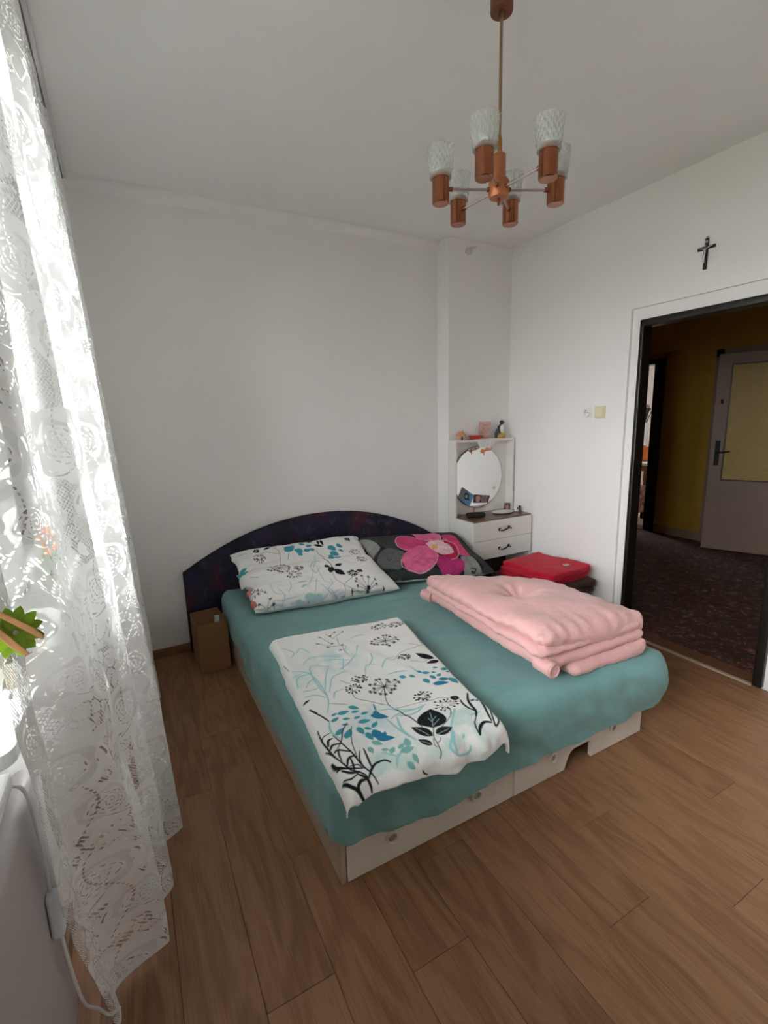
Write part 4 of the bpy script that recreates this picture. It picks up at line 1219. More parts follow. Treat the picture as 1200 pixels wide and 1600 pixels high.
def draw_print(cv, ST, LF, UM, fx):
    rg = random.Random(11)
    order = {'p': 0, 't': 1, 'l': 1, 'g': 2, 'b': 3, 'd': 4, 'k': 5, 'v': 6}
    items = [(order[k], 'l', (k, a, b, w)) for k, a, b, w in LF] + [(order[k], 's', (k, w, p)) for k, w, p in ST]
    for _, kind, it in sorted(items, key=lambda q: q[0]):
        if kind == 'l':
            k, a, b, w = it
            cv.leaf(fx(a), fx(b), w, PAL[k], 0.55 if k == 'p' else 0.92 if k in 'tg' else 1.0)
        else:
            k, wd, p = it
            cv.stroke([fx(q) for q in p], wd / 1000.0 * (1.9 if k == 'k' and wd > 2.4 else 2.2 if k == 't' else 1.5), PAL[k], 0.8 if k in 'tl' else 1.0, taper=(wd > 2.4))
    for c, r, md in UM:
        cv.umbel(fx(c), r, md, PAL['k'], rg)


# ---- folded duvet with the floral print
cv = Canvas(0.86, 1.42, 0.0018, WHITE)
# pale washes behind the leaves
CX_, CY_ = np.meshgrid(cv.xs, cv.ys)
for wx, wy, wr_, wc, wo in DWASH:
    g_ = np.exp(-((CX_ - wx) ** 2 + (CY_ - wy) ** 2) / wr_ ** 2)
    n_ = np.clip(0.55 + 0.8 * fbm(CX_ * 26, CY_ * 26, 5), 0, 1)
    k_ = (g_ * n_ * wo)[..., None]
    cv.a = cv.a * (1 - k_) + np.array(wc) * k_
draw_print(cv, DST, DLF, DUM, lambda q: (q[0], q[1]))
QFL, QFR, QNL, QNR = (0.525, 2.265), (1.235, 2.165), (0.450, 1.195), (1.090, 1.195)
NS_, NT_ = 380, 620
s_ = np.linspace(0, 1, NS_)
LTOP = 1.02
Rb, ext = 0.055, 0.035
t_ = np.concatenate([np.linspace(-0.06, 0, 30)[:-1], np.linspace(0, 1, 470), 1 + np.linspace(0, 1, 121)[1:]])
Sg, Tg = np.meshgrid(s_, t_)
tt = np.clip(Tg, 0, 1)
PX = (QFL[0] * (1 - Sg) + QFR[0] * Sg) * (1 - tt) + (QNL[0] * (1 - Sg) + QNR[0] * Sg) * tt
PY = (QFL[1] * (1 - Sg) + QFR[1] * Sg) * (1 - tt) + (QNL[1] * (1 - Sg) + QNR[1] * Sg) * tt
wid = 0.70
dl, dr = Sg * wid, (1 - Sg) * wid
df = np.maximum(tt, 0) * LTOP
rr = 0.030
def edge(d):
    q = np.clip(1 - d / rr, 0, 1)
    return np.sqrt(np.clip(1 - q * q, 0, 1))
Hh = 0.052 + 0.006 * fbm(PX * 4, PY * 4, 3) + 0.010 * np.exp(-((Sg - 0.75) / 0.2) ** 2) * np.exp(-((tt - 0.9) / 0.15) ** 2)
prof_ = edge(dl) * edge(dr) * edge(df + 0.0)
PZ = MZ1 + 0.002 + Hh * prof_
# creases in the cloth
PZ += prof_ * (0.0022 * fbm(PX * 11 + PY * 4, PY * 9, 7) + 0.006 * np.exp(-((PX - 0.92 + 0.3 * (PY - 1.75)) / 0.03) ** 2) * np.exp(-((PY - 1.8) / 0.2) ** 2))
PX = PX + (1 - prof_) * 0.0 + 0.006 * fbm(PY * 6, Sg * 0, 9) * (np.abs(Sg - 0.5) * 2) ** 6
# overhang at the foot of the bed
hang = np.clip(Tg - 1, 0, 1)
Lh = 0.060 + np.interp(Sg, [0, 0.05, 0.12, 0.3, 0.42, 0.5, 0.62, 0.7, 0.8, 0.9, 1.0], [0.005, 0.022, 0.020, 0.018, 0.036, 0.050, 0.066, 0.060, 0.062, 0.052, 0.040])
q_ = hang * Lh * 1.28
curl = np.maximum(q_ - Lh, 0)
q_ = np.minimum(q_, Lh)
an = np.minimum(q_ / Rb, PI / 2)
dn_ = Rb * (1 - np.cos(an)) + np.maximum(q_ - Rb * PI / 2, 0)
oy = Rb * np.sin(an)
wave = np.sin(Sg * 24 + 1.2 * np.sin(Sg * 9)) * 0.008 + 0.006 * fbm(Sg * 9, q_ * 12, 13)
hk = np.clip(q_ / 0.09, 0, 1)
PY = PY - oy - wave * hk * (hang > 0) - 0.012 * hk
PZ = PZ - dn_
ca = np.minimum(curl / 0.013, PI)
PY = PY + np.where(hang > 0, 0.013 * (1 - np.cos(ca)), 0)
PZ = PZ - np.where(hang > 0, 0.010 * np.sin(ca), 0)
# far edge tucks under
under = np.clip(-Tg, 0, 1)
PY = PY + 0.0
bx_ = PX * 0 + (QFL[0] * (1 - Sg) + QFR[0] * Sg) * (1 - tt) + (QNL[0] * (1 - Sg) + QNR[0] * Sg) * tt - 0.4
by_ = 2.3 - ((QFL[1] * (1 - Sg) + QFR[1] * Sg) * (1 - tt) + (QNL[1] * (1 - Sg) + QNR[1] * Sg) * tt) + hang * Lh * 1.28
colr = cv.sample(bx_, by_)
o = grid_mesh('folded_duvet', np.stack([PX, PY, PZ], -1), M_print, None, colr)
tag(o, 'folded white duvet printed with black and teal flowers lying on the teal mattress', 'duvet')


# ---- pillows
def pillow(name, label, c, U, V, T, cvs, off, seed, group=None, wr=1.0, res=0.0030, pinch=0.03, lobes=0.0):
    c, U, V = np.array(c), np.array(U), np.array(V)
    N = np.cross(U, V)
    N /= np.linalg.norm(N)
    lu, lv = np.linalg.norm(U), np.linalg.norm(V)
    n, k = int(2 * lu / res), int(2 * lv / res)

    def side(sgn, n, k):
        a, b = np.meshgrid(np.linspace(-1, 1, n), np.linspace(-1, 1, k))
        pr = (1 - np.abs(a) ** 5.5) ** 0.48 * (1 - np.abs(b) ** 4.5) ** 0.48
        aa = a * (1 - pinch * (1 - b * b) * np.abs(a) ** 3)
        bb = b * (1 - pinch * 0.9 * (1 - a * a) * np.abs(b) ** 3)
        X, Y = a * lu, b * lv
        aa = aa + lobes * np.clip(-a, 0, 1) ** 6 * np.exp(-((b - 0.05) / 0.16) ** 2) + 0.012 * wr * fbm(b * 3 + seed, a * 0 + seed, seed + 2) * np.abs(a) ** 6
        bb = bb + 0.02 * wr * fbm(a * 4 + seed, b * 0, seed + 4) * np.abs(b) ** 5
        h = pr * T * (1 + 0.18 * fbm(X * 4 + seed, Y * 4, seed))
        # creases running in from the ends and soft cross folds
        h += wr * pr ** 0.3 * (0.004 * fbm(X * 5 + Y * 10, Y * 22 - X * 3, seed + 3, 2) + 0.002 * fbm(X * 25, Y * 25, seed + 5, 2))
        h -= (wr * 0.016 + lobes * 0.35) * pr ** 0.5 * np.exp(-((b - 0.05 + 0.12 * (a + 1)) / 0.11) ** 2) * np.clip((-a - 0.2) / 0.5, 0, 1)
        h += wr * pr ** 0.5 * 0.006 * np.abs(vnoise(X * 9 + Y * 3, Y * 16 - X * 5, 0, seed + 8))
        h -= wr * 0.012 * pr ** 0.5 * np.exp(-((b + 0.3 - 0.2 * a) / 0.10) ** 2) * np.clip((a - 0.45) / 0.5, 0, 1)
        P = c + aa[..., None] * U + bb[..., None] * V + (sgn * h)[..., None] * N
        return a, b, P
    a, b, P = side(1, n, k)
    col = cvs.sample(a * lu + cvs.ox, b * lv + cvs.oy) if cvs is not None else None
    t = thing(name, label, 'pillow', (float(c[0]), float(c[1]), float((c - V)[2])), group)
    grid_mesh('pillow_front', P, M_print, t, col)
    a, b, P = side(-0.75, 60, 40)
    grid_mesh('pillow_back', P[:, ::-1], mat('white_cotton', WHITE, 0.85, spec=0.2), t)
    return t, c, U, V, N


def pillow_canvas(data, off, w=1.04, h=0.66):
    q = Canvas(w, h, 0.0022, WHITE)
    q.ox, q.oy = w / 2, h / 2
    draw_print(q, data[0], data[1], data[2], lambda p: p)
    return q


pA = pillow('floral_pillow', 'white pillow with blue and black flower print, leaning on the dark headboard behind another', (1.02, 3.125, .583), (.485, 0, -.006), (0, .150, .078), .080, pillow_canvas(PA, 0.03), 0, 5, pinch=0.045)
pB = pillow('floral_pillow', 'front white pillow with grey-blue fronds and a black umbel, lying on teal sheet', (1.005, 2.83, .518), (.460, -.055, 0), (-.005, .205, .058), .085, pillow_canvas(PB, 0.085), 0, 12, lobes=0.11)
# coral inner pillows peeping out of the open cases at the left ends
M_coral = mat('coral_inlet', (0.60, 0.20, 0.15), 0.8, var=0.2, vscale=30, bump=0.3, bscale=60)
for (cx, cyy, cz, r) in ((0.583, 2.890, 0.500, 0.030), (0.578, 2.745, 0.482, 0.036)):
    m = MB(); m.sphere((cx, cyy, cz), r, (0.9, 1.5, 0.8))
    m.build('inner_pillow', M_coral, pB[0], True)

PALO = {'dk': (0.018, 0.022, 0.023), 'gy': (0.26, 0.26, 0.25), 'st': (0.10, 0.11, 0.105), 'st2': (0.035, 0.04, 0.042), 'pk': (0.60, 0.06, 0.18), 'pk2': (0.66, 0.13, 0.27),
        'pk3': (0.42, 0.03, 0.15), 'rd': (0.46, 0.012, 0.06), 'w': (0.80, 0.52, 0.56), 'ye': (0.75, 0.40, 0.13)}
cvo = Canvas(0.94, 0.66, 0.002, (0.045, 0.05, 0.05))
cvo.ox, cvo.oy = 0.47, 0.33
fo = lambda p: p
for k, p in PO[0]:
    cvo.poly(smooth_pts([fo(q) for q in p] + [fo(p[0])]), PALO[k])
rg = random.Random(4)
cvo.a *= 1 + 0.16 * fbm(*np.meshgrid(cvo.xs * 30, cvo.ys * 30), 6)[..., None]
for k, wd, p in PO[1]:
    cvo.stroke([fo(q) for q in p], wd / 1000 * 1.3, PALO[k])
for i in range(26):
    q = (cvo.ox + 0.06 + 0.16 * rg.random(), cvo.oy + 0.13 - 0.13 * rg.random())
    cvo.stroke([q, (q[0] + .02 * rg.random(), q[1] - .012)], 0.004, (0.82, 0.62, 0.66), 0.8)
cvo.a = np.clip(cvo.a, 0, 1)
pillow('orchid_pillow', 'dark pillow printed with a big pink orchid over grey pebbles, against the headboard', (1.87, 2.88, .545), (.41, -.07, -.02), (.02, .265, .09), .065, cvo, 0, 31, wr=0.5)


# ---- thick pink quilt folded in layers, and the red blanket: puffy slabs bent to measured corners
def slab(mb, FL, FR, NL, NR, z0, z1, r, seed, puff=0.02, step=0.03, puck=0.004, dips=()):
    """corners in plan; z0 and z1 are (FL, FR, NL, NR) heights of under and upper face"""
    w_ = math.dist(FL, FR); d_ = math.dist(FL, NL)
    t = rbox(0, w_, 0, d_, 0, 0.1, min(r, 0.049), step)
    for v in t.verts:
        a, b, h = v.co.x / w_, 1 - v.co.y / d_, v.co.z / 0.1
        bl = lambda q: (q[0] * (1 - a) + q[1] * a) * (1 - b) + (q[2] * (1 - a) + q[3] * a) * b
        x = bl((FL[0], FR[0], NL[0], NR[0])); y = bl((FL[1], FR[1], NL[1], NR[1]))
        za, zb = bl(z0), bl(z1)
        bul = (1 - (2 * a - 1) ** 4) * (1 - (2 * b - 1) ** 4)
        z = za + (zb - za) * h + puff * bul * (h - 0.35)
        nx = mnoise.noise(Vector((x * 5 + seed, y * 5, z * 9)))
        ny = mnoise.noise(Vector((x * 5, y * 5 + seed, z * 9 + 4)))
        ed = max(abs(2 * a - 1), abs(2 * b - 1)) ** 6
        al = y if abs(2 * a - 1) > abs(2 * b - 1) else x
        pk = math.sin(al * 78 + 4 * mnoise.noise(Vector((al * 9, seed, 0)))) * puck * ed
        k = 0.016
        z += 0.010 * mnoise.noise(Vector((x * 6, y * 6, seed))) * (0.4 + h) + pk
        for dx, dy, dr, dh in dips:
            if h > 0.5:
                dd = math.hypot(x - dx, y - dy)
                th = math.atan2(y - dy, x - dx)
                z -= dh * math.exp(-(dd / dr) ** 2) * (1 + 0.55 * math.sin(th * 8 + seed) * min(1, dd / dr * 2))
        v.co = (x + k * nx, y + k * ny, z)
    mb.add(t)


f4 = lambda v: (v, v, v, v)
qb = MB()
slab(qb, (1.58, 2.30), (1.99, 1.90), (1.575, 1.270), (2.065, 1.245), f4(0.427), (0.485, 0.495, 0.487, 0.515), 0.049, 2, 0.003, puck=0.005)
slab(qb, (1.515, 2.315), (1.99, 1.88), (1.435, 1.300), (2.06, 1.265), (0.462, 0.49, 0.468, 0.505), (0.535, 0.550, 0.545, 0.550), 0.049, 9, 0.004, puck=0.006)
slab(qb, (1.475, 2.290), (2.00, 1.86), (1.405, 1.300), (2.055, 1.270), (0.534, 0.54, 0.546, 0.538), (0.585, 0.60, 0.596, 0.590), 0.049, 17, 0.004, puck=0.006)
slab(qb, (1.455, 2.270), (2.01, 1.84), (1.425, 1.285), (2.085, 1.285), (0.580, 0.52, 0.598, 0.475), (0.640, 0.640, 0.658, 0.615), 0.049, 25, 0.055, step=0.022, puck=0.008, dips=((1.70, 1.72, 0.085, 0.045), (1.58, 2.2, 0.12, -0.01)))
q_o = qb.build('pink_quilt', M_pink, None, 'all')
tag(q_o, 'thick pink satin quilt folded into a stack on the bed corner', 'quilt')
sm = q_o.modifiers.new('smooth', 'SUBSURF'); sm.levels = 1; sm.render_levels = 1
# curled hem tips of the quilt
for c0, c1, r, cap in (((1.512, 2.335, 0.492), (1.520, 2.25, 0.495), 0.033, False), ((1.462, 1.276, 0.503), (1.470, 1.37, 0.503), 0.035, True)):
    m = MB(); m.rod(c0, c1, r * 0.96, r, 20)
    if cap:
        m.lathe([(0.0, -0.010), (r * .25, -0.008), (r * .4, 0.001), (r * .62, -0.003), (r * .8, 0.006), (r * .98, 0.0)], c0, 20, mx=Matrix.Rotation(PI / 2, 4, 'X'))
    else:
        m.sphere(c0, r * 0.97, (1, 0.5, 1))
    o = m.build('rolled_hem', M_pink, q_o, True)

# low stool with brown blanket and red blanket between bed and right wall
st = thing('low_stool', 'low dark wooden stool half hidden between bed and right wall', 'stool', (2.66, 2.47, 0))
MB().box(2.42, 2.90, 2.23, 2.72, 0.235, 0.262, bev=0.006).build('seat', mat('stool_wood', (0.08, 0.035, 0.018), 0.5, var=0.3, vscale=12, stretch=(1, 8, 1)), st)
for x in (2.45, 2.86):
    for y in (2.26, 2.69):
        MB().rod((x, y, 0), (x, y, 0.237), 0.016, 0.02).build('leg', mat('stool_wood', (0.08, 0.035, 0.018)), st)
bb = MB()
slab(bb, (2.36, 2.74), (2.93, 2.74), (2.37, 2.21), (2.935, 2.21), f4(0.262), f4(0.315), 0.03, 3, 0.01, puck=0.003)
slab(bb, (2.37, 2.73), (2.92, 2.73), (2.39, 2.215), (2.925, 2.205), f4(0.310), (0.365, 0.37, 0.36, 0.365), 0.03, 6, 0.01, puck=0.003)
o = bb.build('brown_blanket', M_brown, None, 'all')
tag(o, 'dark brown folded blanket on the low stool under the red blanket', 'blanket')
rb = MB()
slab(rb, (2.405, 2.66), (2.86, 2.70), (2.455, 2.245), (2.900, 2.250), (0.366, 0.37, 0.362, 0.367), (0.394, 0.40, 0.390, 0.400), 0.018, 4, 0.003, puck=0.004)
slab(rb, (2.425, 2.640), (2.85, 2.69), (2.490, 2.225), (2.895, 2.240), (0.393, 0.400, 0.389, 0.398), (0.414, 0.42, 0.409, 0.42), 0.013, 8, 0.003, puck=0.004)
slab(rb, (2.412, 2.655), (2.85, 2.69), (2.468, 2.215), (2.90, 2.235), (0.413, 0.419, 0.408, 0.416), (0.434, 0.44, 0.428, 0.436), 0.013, 19, 0.003, puck=0.004)
slab(rb, (2.430, 2.66), (2.845, 2.70), (2.478, 2.21), (2.91, 2.235), (0.433, 0.436, 0.428, 0.425), (0.464, 0.466, 0.457, 0.463), 0.016, 12, 0.010, puck=0.002)
o = rb.build('red_blanket', M_red, None, 'all')
tag(o, 'bright red fleece blanket folded on top of the brown blanket beside the bed', 'blanket')
lb = MB(); lb.add(rbox(2.715, 2.765, 2.30, 2.335, 0.468, 0.4745, 0.003, 0.01))
lb.build('sewn_label', mat('felt_label', (0.48, 0.37, 0.22), 0.9, var=0.2, vscale=60), o, True)

# ================================================================ CARDBOARD BOX
bx = thing('cardboard_box', 'tall open brown cardboard box standing on the floor beside the headboard', 'box', (0.345, 3.11, 0))
m = MB()
bfl, bfr, bbl, bbr = (0.255, 2.985), (0.440, 3.004), (0.243, 3.232), (0.424, 3.252)
hB = 0.325
tk = 0.005
def wall_strip(p, q, z0, z1, name, mm):
    d = Vector((q[0] - p[0], q[1] - p[1], 0)).normalized()
    n = Vector((-d.y, d.x, 0)) * tk
    MB().prism([p, q, (q[0] + n.x, q[1] + n.y), (p[0] + n.x, p[1] + n.y)], 'z', z0, z1).build(name, mm, bx)
wall_strip(bfl, bfr, 0.002, hB, 'box_side', M_card); wall_strip(bfr, bbr, 0.002, hB - 0.004, 'box_side', M_card)
wall_strip(bbr, bbl, 0.002, hB + 0.004, 'box_side', M_card); wall_strip(bbl, bfl, 0.002, hB, 'box_side', M_card)
MB().prism([bfl, bfr, bbr, bbl], 'z', 0.0, 0.004).build('box_bottom', M_card, bx)
wp = MB()
wp.add(rbox(-0.016, 0.016, -0.011, 0.011, 0.0, 0.29, 0.006, 0.03), Matrix.Translation((0.385, 3.185, 0.006)) @ Matrix.Rotation(0.07, 4, 'Y'))
o = wp.build('paper_roll', mat('white_paper', (0.8, 0.8, 0.78), 0.7), None, True)
tag(o, 'white paper roll sticking up inside the cardboard box', 'paper roll')

# ================================================================ DRESSING TABLE
vt = thing('dressing_table', 'white dressing table with round mirror, shelf and two drawers in the corner', 'dressing table', (2.66, 3.08, 0))
VX0, VX1, VY0, VY1 = 2.349, 2.982, 2.92, 3.228
for xa in (VX0, VX1 - 0.016):
    MB().box(xa, xa + 0.016, VY0, VY1, 0, 0.726, bev=0.0015).build('side_panel', M_white, vt)
    MB().box(xa, xa + 0.016, 3.138, VY1, 0.726, 1.352, bev=0.0015).build('upright', M_white, vt)
MB().box(VX0, VX1, 3.134, VY1, 1.352, 1.369, bev=0.0015).build('top_shelf', M_white, vt)
MB().box(VX0 + 0.016, VX1 - 0.016, VY1 - 0.009, VY1 - 0.003, 0.40, 1.352).build('back_panel', mat('back_board', (0.74, 0.72, 0.68), 0.5), vt)
MB().box(VX0 + 0.016, VX1 - 0.016, VY1 - 0.03, VY1 - 0.012, 0.0, 0.396).build('lower_back_panel', mat('dark_board', (0.05, 0.035, 0.03), 0.7), vt)
MB().box(VX0 + 0.016, VX1 - 0.016, VY0 + 0.02, VY1 - 0.01, 0.395, 0.41).build('bottom_board', mat('dark_board', (0.05, 0.035, 0.03), 0.7), vt)
M_ven = mat('walnut_veneer', (0.16, 0.085, 0.045), 0.3, var=0.3, vscale=6, stretch=(1, 9, 1), coat=0.2)
MB().box(VX0 + 0.016, VX1 - 0.002, VY0 - 0.002, VY1 - 0.01, 0.724, 0.733, bev=0.001).build('table_top', M_ven, vt)
for z0, z1 in ((0.566, 0.722), (0.407, 0.563)):
    d = MB().box(VX0 + 0.003, VX1 - 0.003, VY0 - 0.014, VY0 + 0.003, z0, z1, bev=0.002).build('drawer', M_white, vt)
    MB().box(VX0 + 0.03, VX1 - 0.03, VY0 + 0.003, VY1 - 0.03, z0 + 0.015, z1 - 0.02).build('drawer_box', mat('drawer_inside', (0.4, 0.33, 0.25), 0.7), d)
    zc = (z0 + z1) / 2 - 0.002
    hx = 2.678
    hm = MB()
    hm.tube(spline3([(hx - 0.058, VY0 - 0.02, zc), (hx - 0.035, VY0 - 0.028, zc - 0.010), (hx, VY0 - 0.031, zc - 0.004), (hx + 0.035, VY0 - 0.028, zc + 0.010), (hx + 0.064, VY0 - 0.022, zc - 0.004)]), 0.0062, 8)
    hm.lathe([(0, 0), (0.014, 0), (0.013, 0.008), (0.006, 0.012), (0, 0.012)], (hx - 0.055, VY0 - 0.014, zc), 14, mx=Matrix.Rotation(PI / 2, 4, 'X'))
    hm.lathe([(0, 0), (0.014, 0), (0.013, 0.008), (0.006, 0.012), (0, 0.012)], (hx + 0.045, VY0 - 0.014, zc + 0.008), 14, mx=Matrix.Rotation(PI / 2, 4, 'X'))
    h = hm.build('handle', mat('bronze_handle', (0.03, 0.016, 0.012), 0.35, metal=0.4), d, True)
    for dx, dz in ((-0.055, 0), (0.045, 0.008)):
        MB().sphere((hx + dx, VY0 - 0.027, zc + dz), 0.0062, u=10, v=8).build('porcelain_button', mat('porcelain', (0.8, 0.76, 0.7), 0.2), h, True)
MR, MC = 0.263, (2.637, 3.206, 1.045)
mi = MB().lathe([(0, 0), (MR, 0), (MR, 0.005), (MR - 0.004, 0.0065), (0, 0.0065)], (MC[0], MC[1], MC[2]), 72, mx=Matrix.Rotation(PI / 2, 4, 'X'))
mirr = mi.build('round_mirror', mat('mirror_silver', (0.86, 0.87, 0.86), 0.015, metal=1.0), vt)
MB().lathe([(MR - 0.001, -0.008), (MR + 0.003, -0.008), (MR + 0.003, 0.004), (MR - 0.001, 0.004), (MR - 0.001, -0.008)], MC, 72, mx=Matrix.Rotation(PI / 2, 4, 'X')).build('mirror_rim', mat('rim_dark', (0.12, 0.10, 0.09), 0.3, metal=0.5), mirr)


# ---- small things on and around the mirror
def flat_card(name, label, cat, pts, y, cvs, tilt=0.0):
    """quad card against the mirror, corners TL,TR,BR,BL as (x,z)"""
    a, b = np.meshgrid(np.linspace(0, 1, 60), np.linspace(0, 1, 44))
    P = np.zeros(a.shape + (3,))
    for d, ix in ((0, 0), (2, 1)):
        P[..., d] = (pts[0][ix] * (1 - a) + pts[1][ix] * a) * (1 - b) + (pts[3][ix] * (1 - a) + pts[2][ix] * a) * b
    P[..., 1] = y + tilt * (b - 1)
    col = cvs.sample(a * (cvs.xs[-1]), b * (cvs.ys[-1]))
    t = thing(name, label, cat, (float(P[..., 0].mean()), y, float(P[..., 2].min())))
    grid_mesh('printed_face', P, M_print, t, col)
    P2 = P.copy(); P2[..., 1] += 0.0012
    grid_mesh('card_back', P2[::20, ::20][:, ::-1], mat('white_paper', (0.8, 0.8, 0.78)), t)
    return t


c1 = Canvas(0.14, 0.10, 0.001, (0.20, 0.22, 0.26))
c1.poly([(0.07, 0), (0.14, 0), (0.14, 0.1), (0.05, 0.1)], (0.12, 0.30, 0.46))
c1.poly(smooth_pts([(0.045, 0.03), (0.065, 0.018), (0.09, 0.022), (0.10, 0.05), (0.085, 0.07), (0.06, 0.068), (0.045, 0.03)]), (0.03, 0.035, 0.03))
c1.poly(smooth_pts([(0.06, 0.04), (0.075, 0.03), (0.086, 0.04), (0.08, 0.058), (0.065, 0.056), (0.06, 0.04)]), (0.40, 0.42, 0.33))
c1.stroke([(0.09, 0.06), (0.11, 0.052)], 0.012, (0.03, 0.06, 0.07))
flat_card('postcard', 'blue and grey postcard tilted on the lower left of the round mirror', 'postcard', [(2.462, 0.975), (2.588, 0.893), (2.540, 0.795), (2.418, 0.885)], 3.1965, c1)
c2 = Canvas(0.14, 0.06, 0.001, (0.10, 0.05, 0.05))
c2.poly(smooth_pts([(0.02, 0.015), (0.045, 0.008), (0.06, 0.025), (0.05, 0.05), (0.025, 0.048), (0.02, 0.015)]), (0.55, 0.30, 0.28))
for k in range(5):
    c2.stroke([(0.075 + k * 0.012, 0.008), (0.070 + k * 0.012, 0.03), (0.076 + k * 0.012, 0.052)], 0.004, (0.45, 0.40, 0.38))
flat_card('postcard', 'brown and pink postcard tucked at the bottom of the round mirror', 'postcard', [(2.585, 0.900), (2.765, 0.872), (2.742, 0.810), (2.582, 0.826)], 3.1950, c2)
m = MB()
sp = []
for k in range(10):
    r = 0.024 if k % 2 == 0 else 0.010
    sp.append((2.815 + r * math.sin(2 * PI * k / 10), 0.935 + r * math.cos(2 * PI * k / 10)))
m.prism(sp, 'y', 3.194, 3.199)
tag(m.build('star_ornament', mat('pale_straw', (0.68, 0.60, 0.42), 0.6)), 'small pale star stuck on the right rim of the round mirror', 'ornament')

# little house
hs = thing('model_house', 'tiny orange ceramic house on the left of the mirror shelf', 'ornament', (2.436, 3.185, 1.369))
M_clay = mat('painted_clay', (0.62, 0.30, 0.16), 0.6, var=0.2, vscale=50)
MB().box(2.410, 2.462, 3.168, 3.205, 1.369, 1.412, bev=0.002).build('house_walls', mat('clay_wall', (0.68, 0.42, 0.27), 0.6, var=0.2, vscale=40), hs)
MB().prism([(2.402, 1.408), (2.436, 1.442), (2.470, 1.408), (2.462, 1.405), (2.436, 1.431), (2.410, 1.405)], 'y', 3.162, 3.210).build('roof', M_clay, hs)
MB().prism([(2.410, 1.411), (2.436, 1.433), (2.462, 1.411)], 'y', 3.169, 3.204).build('gable', mat('clay_wall', (0.6, 0.4, 0.2)), hs)
MB().prism([(2.428, 1.370), (2.446, 1.370), (2.446, 1.392), (2.437, 1.400), (2.428, 1.392)], 'y', 3.1655, 3.169).build('doorway', mat('dark_green', (0.05, 0.06, 0.02), 0.7), hs)
MB().box(2.450, 2.458, 3.178, 3.19, 1.418, 1.446).build('chimney', M_clay, hs)
# red dish
o = MB().lathe([(0.0, 0), (0.035, 0), (0.072, 0.028), (0.075, 0.032), (0.068, 0.032), (0.034, 0.008), (0, 0.006)], (2.588, 3.180, 1.369), 28, mx=Matrix.Diagonal((1, 0.55, 1, 1))).build('red_dish', mat('red_glaze', (0.50, 0.035, 0.025), 0.3), None, True)
tag(o, 'shallow red dish on the mirror shelf in front of the picture card', 'dish')
# picture card leaning behind
c3 = Canvas(0.12, 0.14, 0.001, (0.66, 0.40, 0.33))
X_, Y_ = np.meshgrid(c3.xs, c3.ys)
n3 = fbm(X_ * 45, Y_ * 45, 3)
c3.a = c3.a + n3[..., None] * np.array([0.05, 0.06, 0.05])
for k in range(30):
    x, y = rg.random() * 0.12, rg.random() * 0.14
    c3.stroke([(x, y), (x + 0.015, y + 0.006 * (rg.random() - .5))], 0.006, rg.choice([(0.38, 0.30, 0.40), (0.70, 0.55, 0.45), (0.55, 0.25, 0.22), (0.33, 0.33, 0.34)]), 0.6)
c3.a = np.clip(c3.a, 0, 1)
flat_card('picture_card', 'pastel pink patterned picture card standing upright on the mirror shelf', 'card', [(2.628, 1.512), (2.755, 1.512), (2.750, 1.372), (2.632, 1.372)], 3.205, c3, 0.018)
# dark-and-white bird figurine on a yellow base
fg = thing('bird_figurine', 'dark bird figurine with white front on a yellow base, right of mirror shelf', 'figurine', (2.865, 3.185, 1.369))
MB().lathe([(0, 0), (0.040, 0), (0.048, 0.012), (0.046, 0.030), (0.034, 0.042), (0, 0.046)], (2.865, 3.183, 1.369), 20, mx=Matrix.Diagonal((1, 0.8, 1, 1))).build('base', mat('mustard_glaze', (0.48, 0.30, 0.045), 0.35, var=0.25, vscale=40), fg, True)
m = MB(); m.sphere((2.868, 3.183, 1.450), 0.030, (0.85, 0.8, 1.45)); m.sphere((2.872, 3.183, 1.503), 0.019); m.rod((2.886, 3.18, 1.503), (2.905, 3.175, 1.497), 0.006, 0.002)
m.build('body', mat('slate_glaze', (0.045, 0.045, 0.05), 0.35), fg, True)
m = MB(); m.sphere((2.861, 3.164, 1.447), 0.024, (0.75, 0.7, 1.5)); m.build('white_front', mat('white_glaze', (0.78, 0.76, 0.72), 0.3), fg, True)
m = MB(); m.sphere((2.822, 3.185, 1.405), 0.024, (0.9, 0.8, 1.2)); m.sphere((2.832, 3.185, 1.437), 0.017, (1, .9, 1)); m.sphere((2.845, 3.187, 1.462), 0.013); m.rod((2.815, 3.185, 1.369), (2.82, 3.185, 1.395), 0.014)
m.build('companion', mat('slate_glaze2', (0.07, 0.06, 0.06), 0.5), fg, True)
# crocheted doily over the shelf edge with an orange bow
do = thing('lace_doily', 'white crocheted doily hanging over the mirror shelf edge with an orange bow', 'doily', (2.66, 3.13, 1.25))
a, b = np.meshgrid(np.linspace(0, 1, 60), np.linspace(0, 1, 40))
xl = 2.535 + 0.075 * np.clip(b - 0.3, 0, 1) / 0.7
xr_ = 2.800 - 0.120 * np.clip(b - 0.3, 0, 1) / 0.7
P = np.zeros(a.shape + (3,))
P[..., 0] = xl * (1 - a) + xr_ * a
dpt = np.clip(b - 0.3, 0, 1) / 0.7
P[..., 1] = np.where(b < 0.3, 3.225 - 0.094 * b / 0.3, 3.1305) + 0.004 * np.sin(a * 30) * dpt
P[..., 2] = np.where(b < 0.3, 1.3712, 1.3712 - dpt * (0.085 + 0.022 * np.sin(a * PI)) - 0.004 * np.abs(np.sin(a * 20)) * dpt)
mm = bpy.data.materials.new('crochet'); mm.use_nodes = True
nt = mm.node_tree; E.nt = nt
uvn = nt.nodes.new('ShaderNodeUVMap'); uvn.uv_map = 'UVMap'
sp_ = nt.nodes.new('ShaderNodeSeparateXYZ'); nt.links.new(uvn.outputs[0], sp_.inputs[0])
uu, vv = E(sp_.outputs[0]), E(sp_.outputs[1])
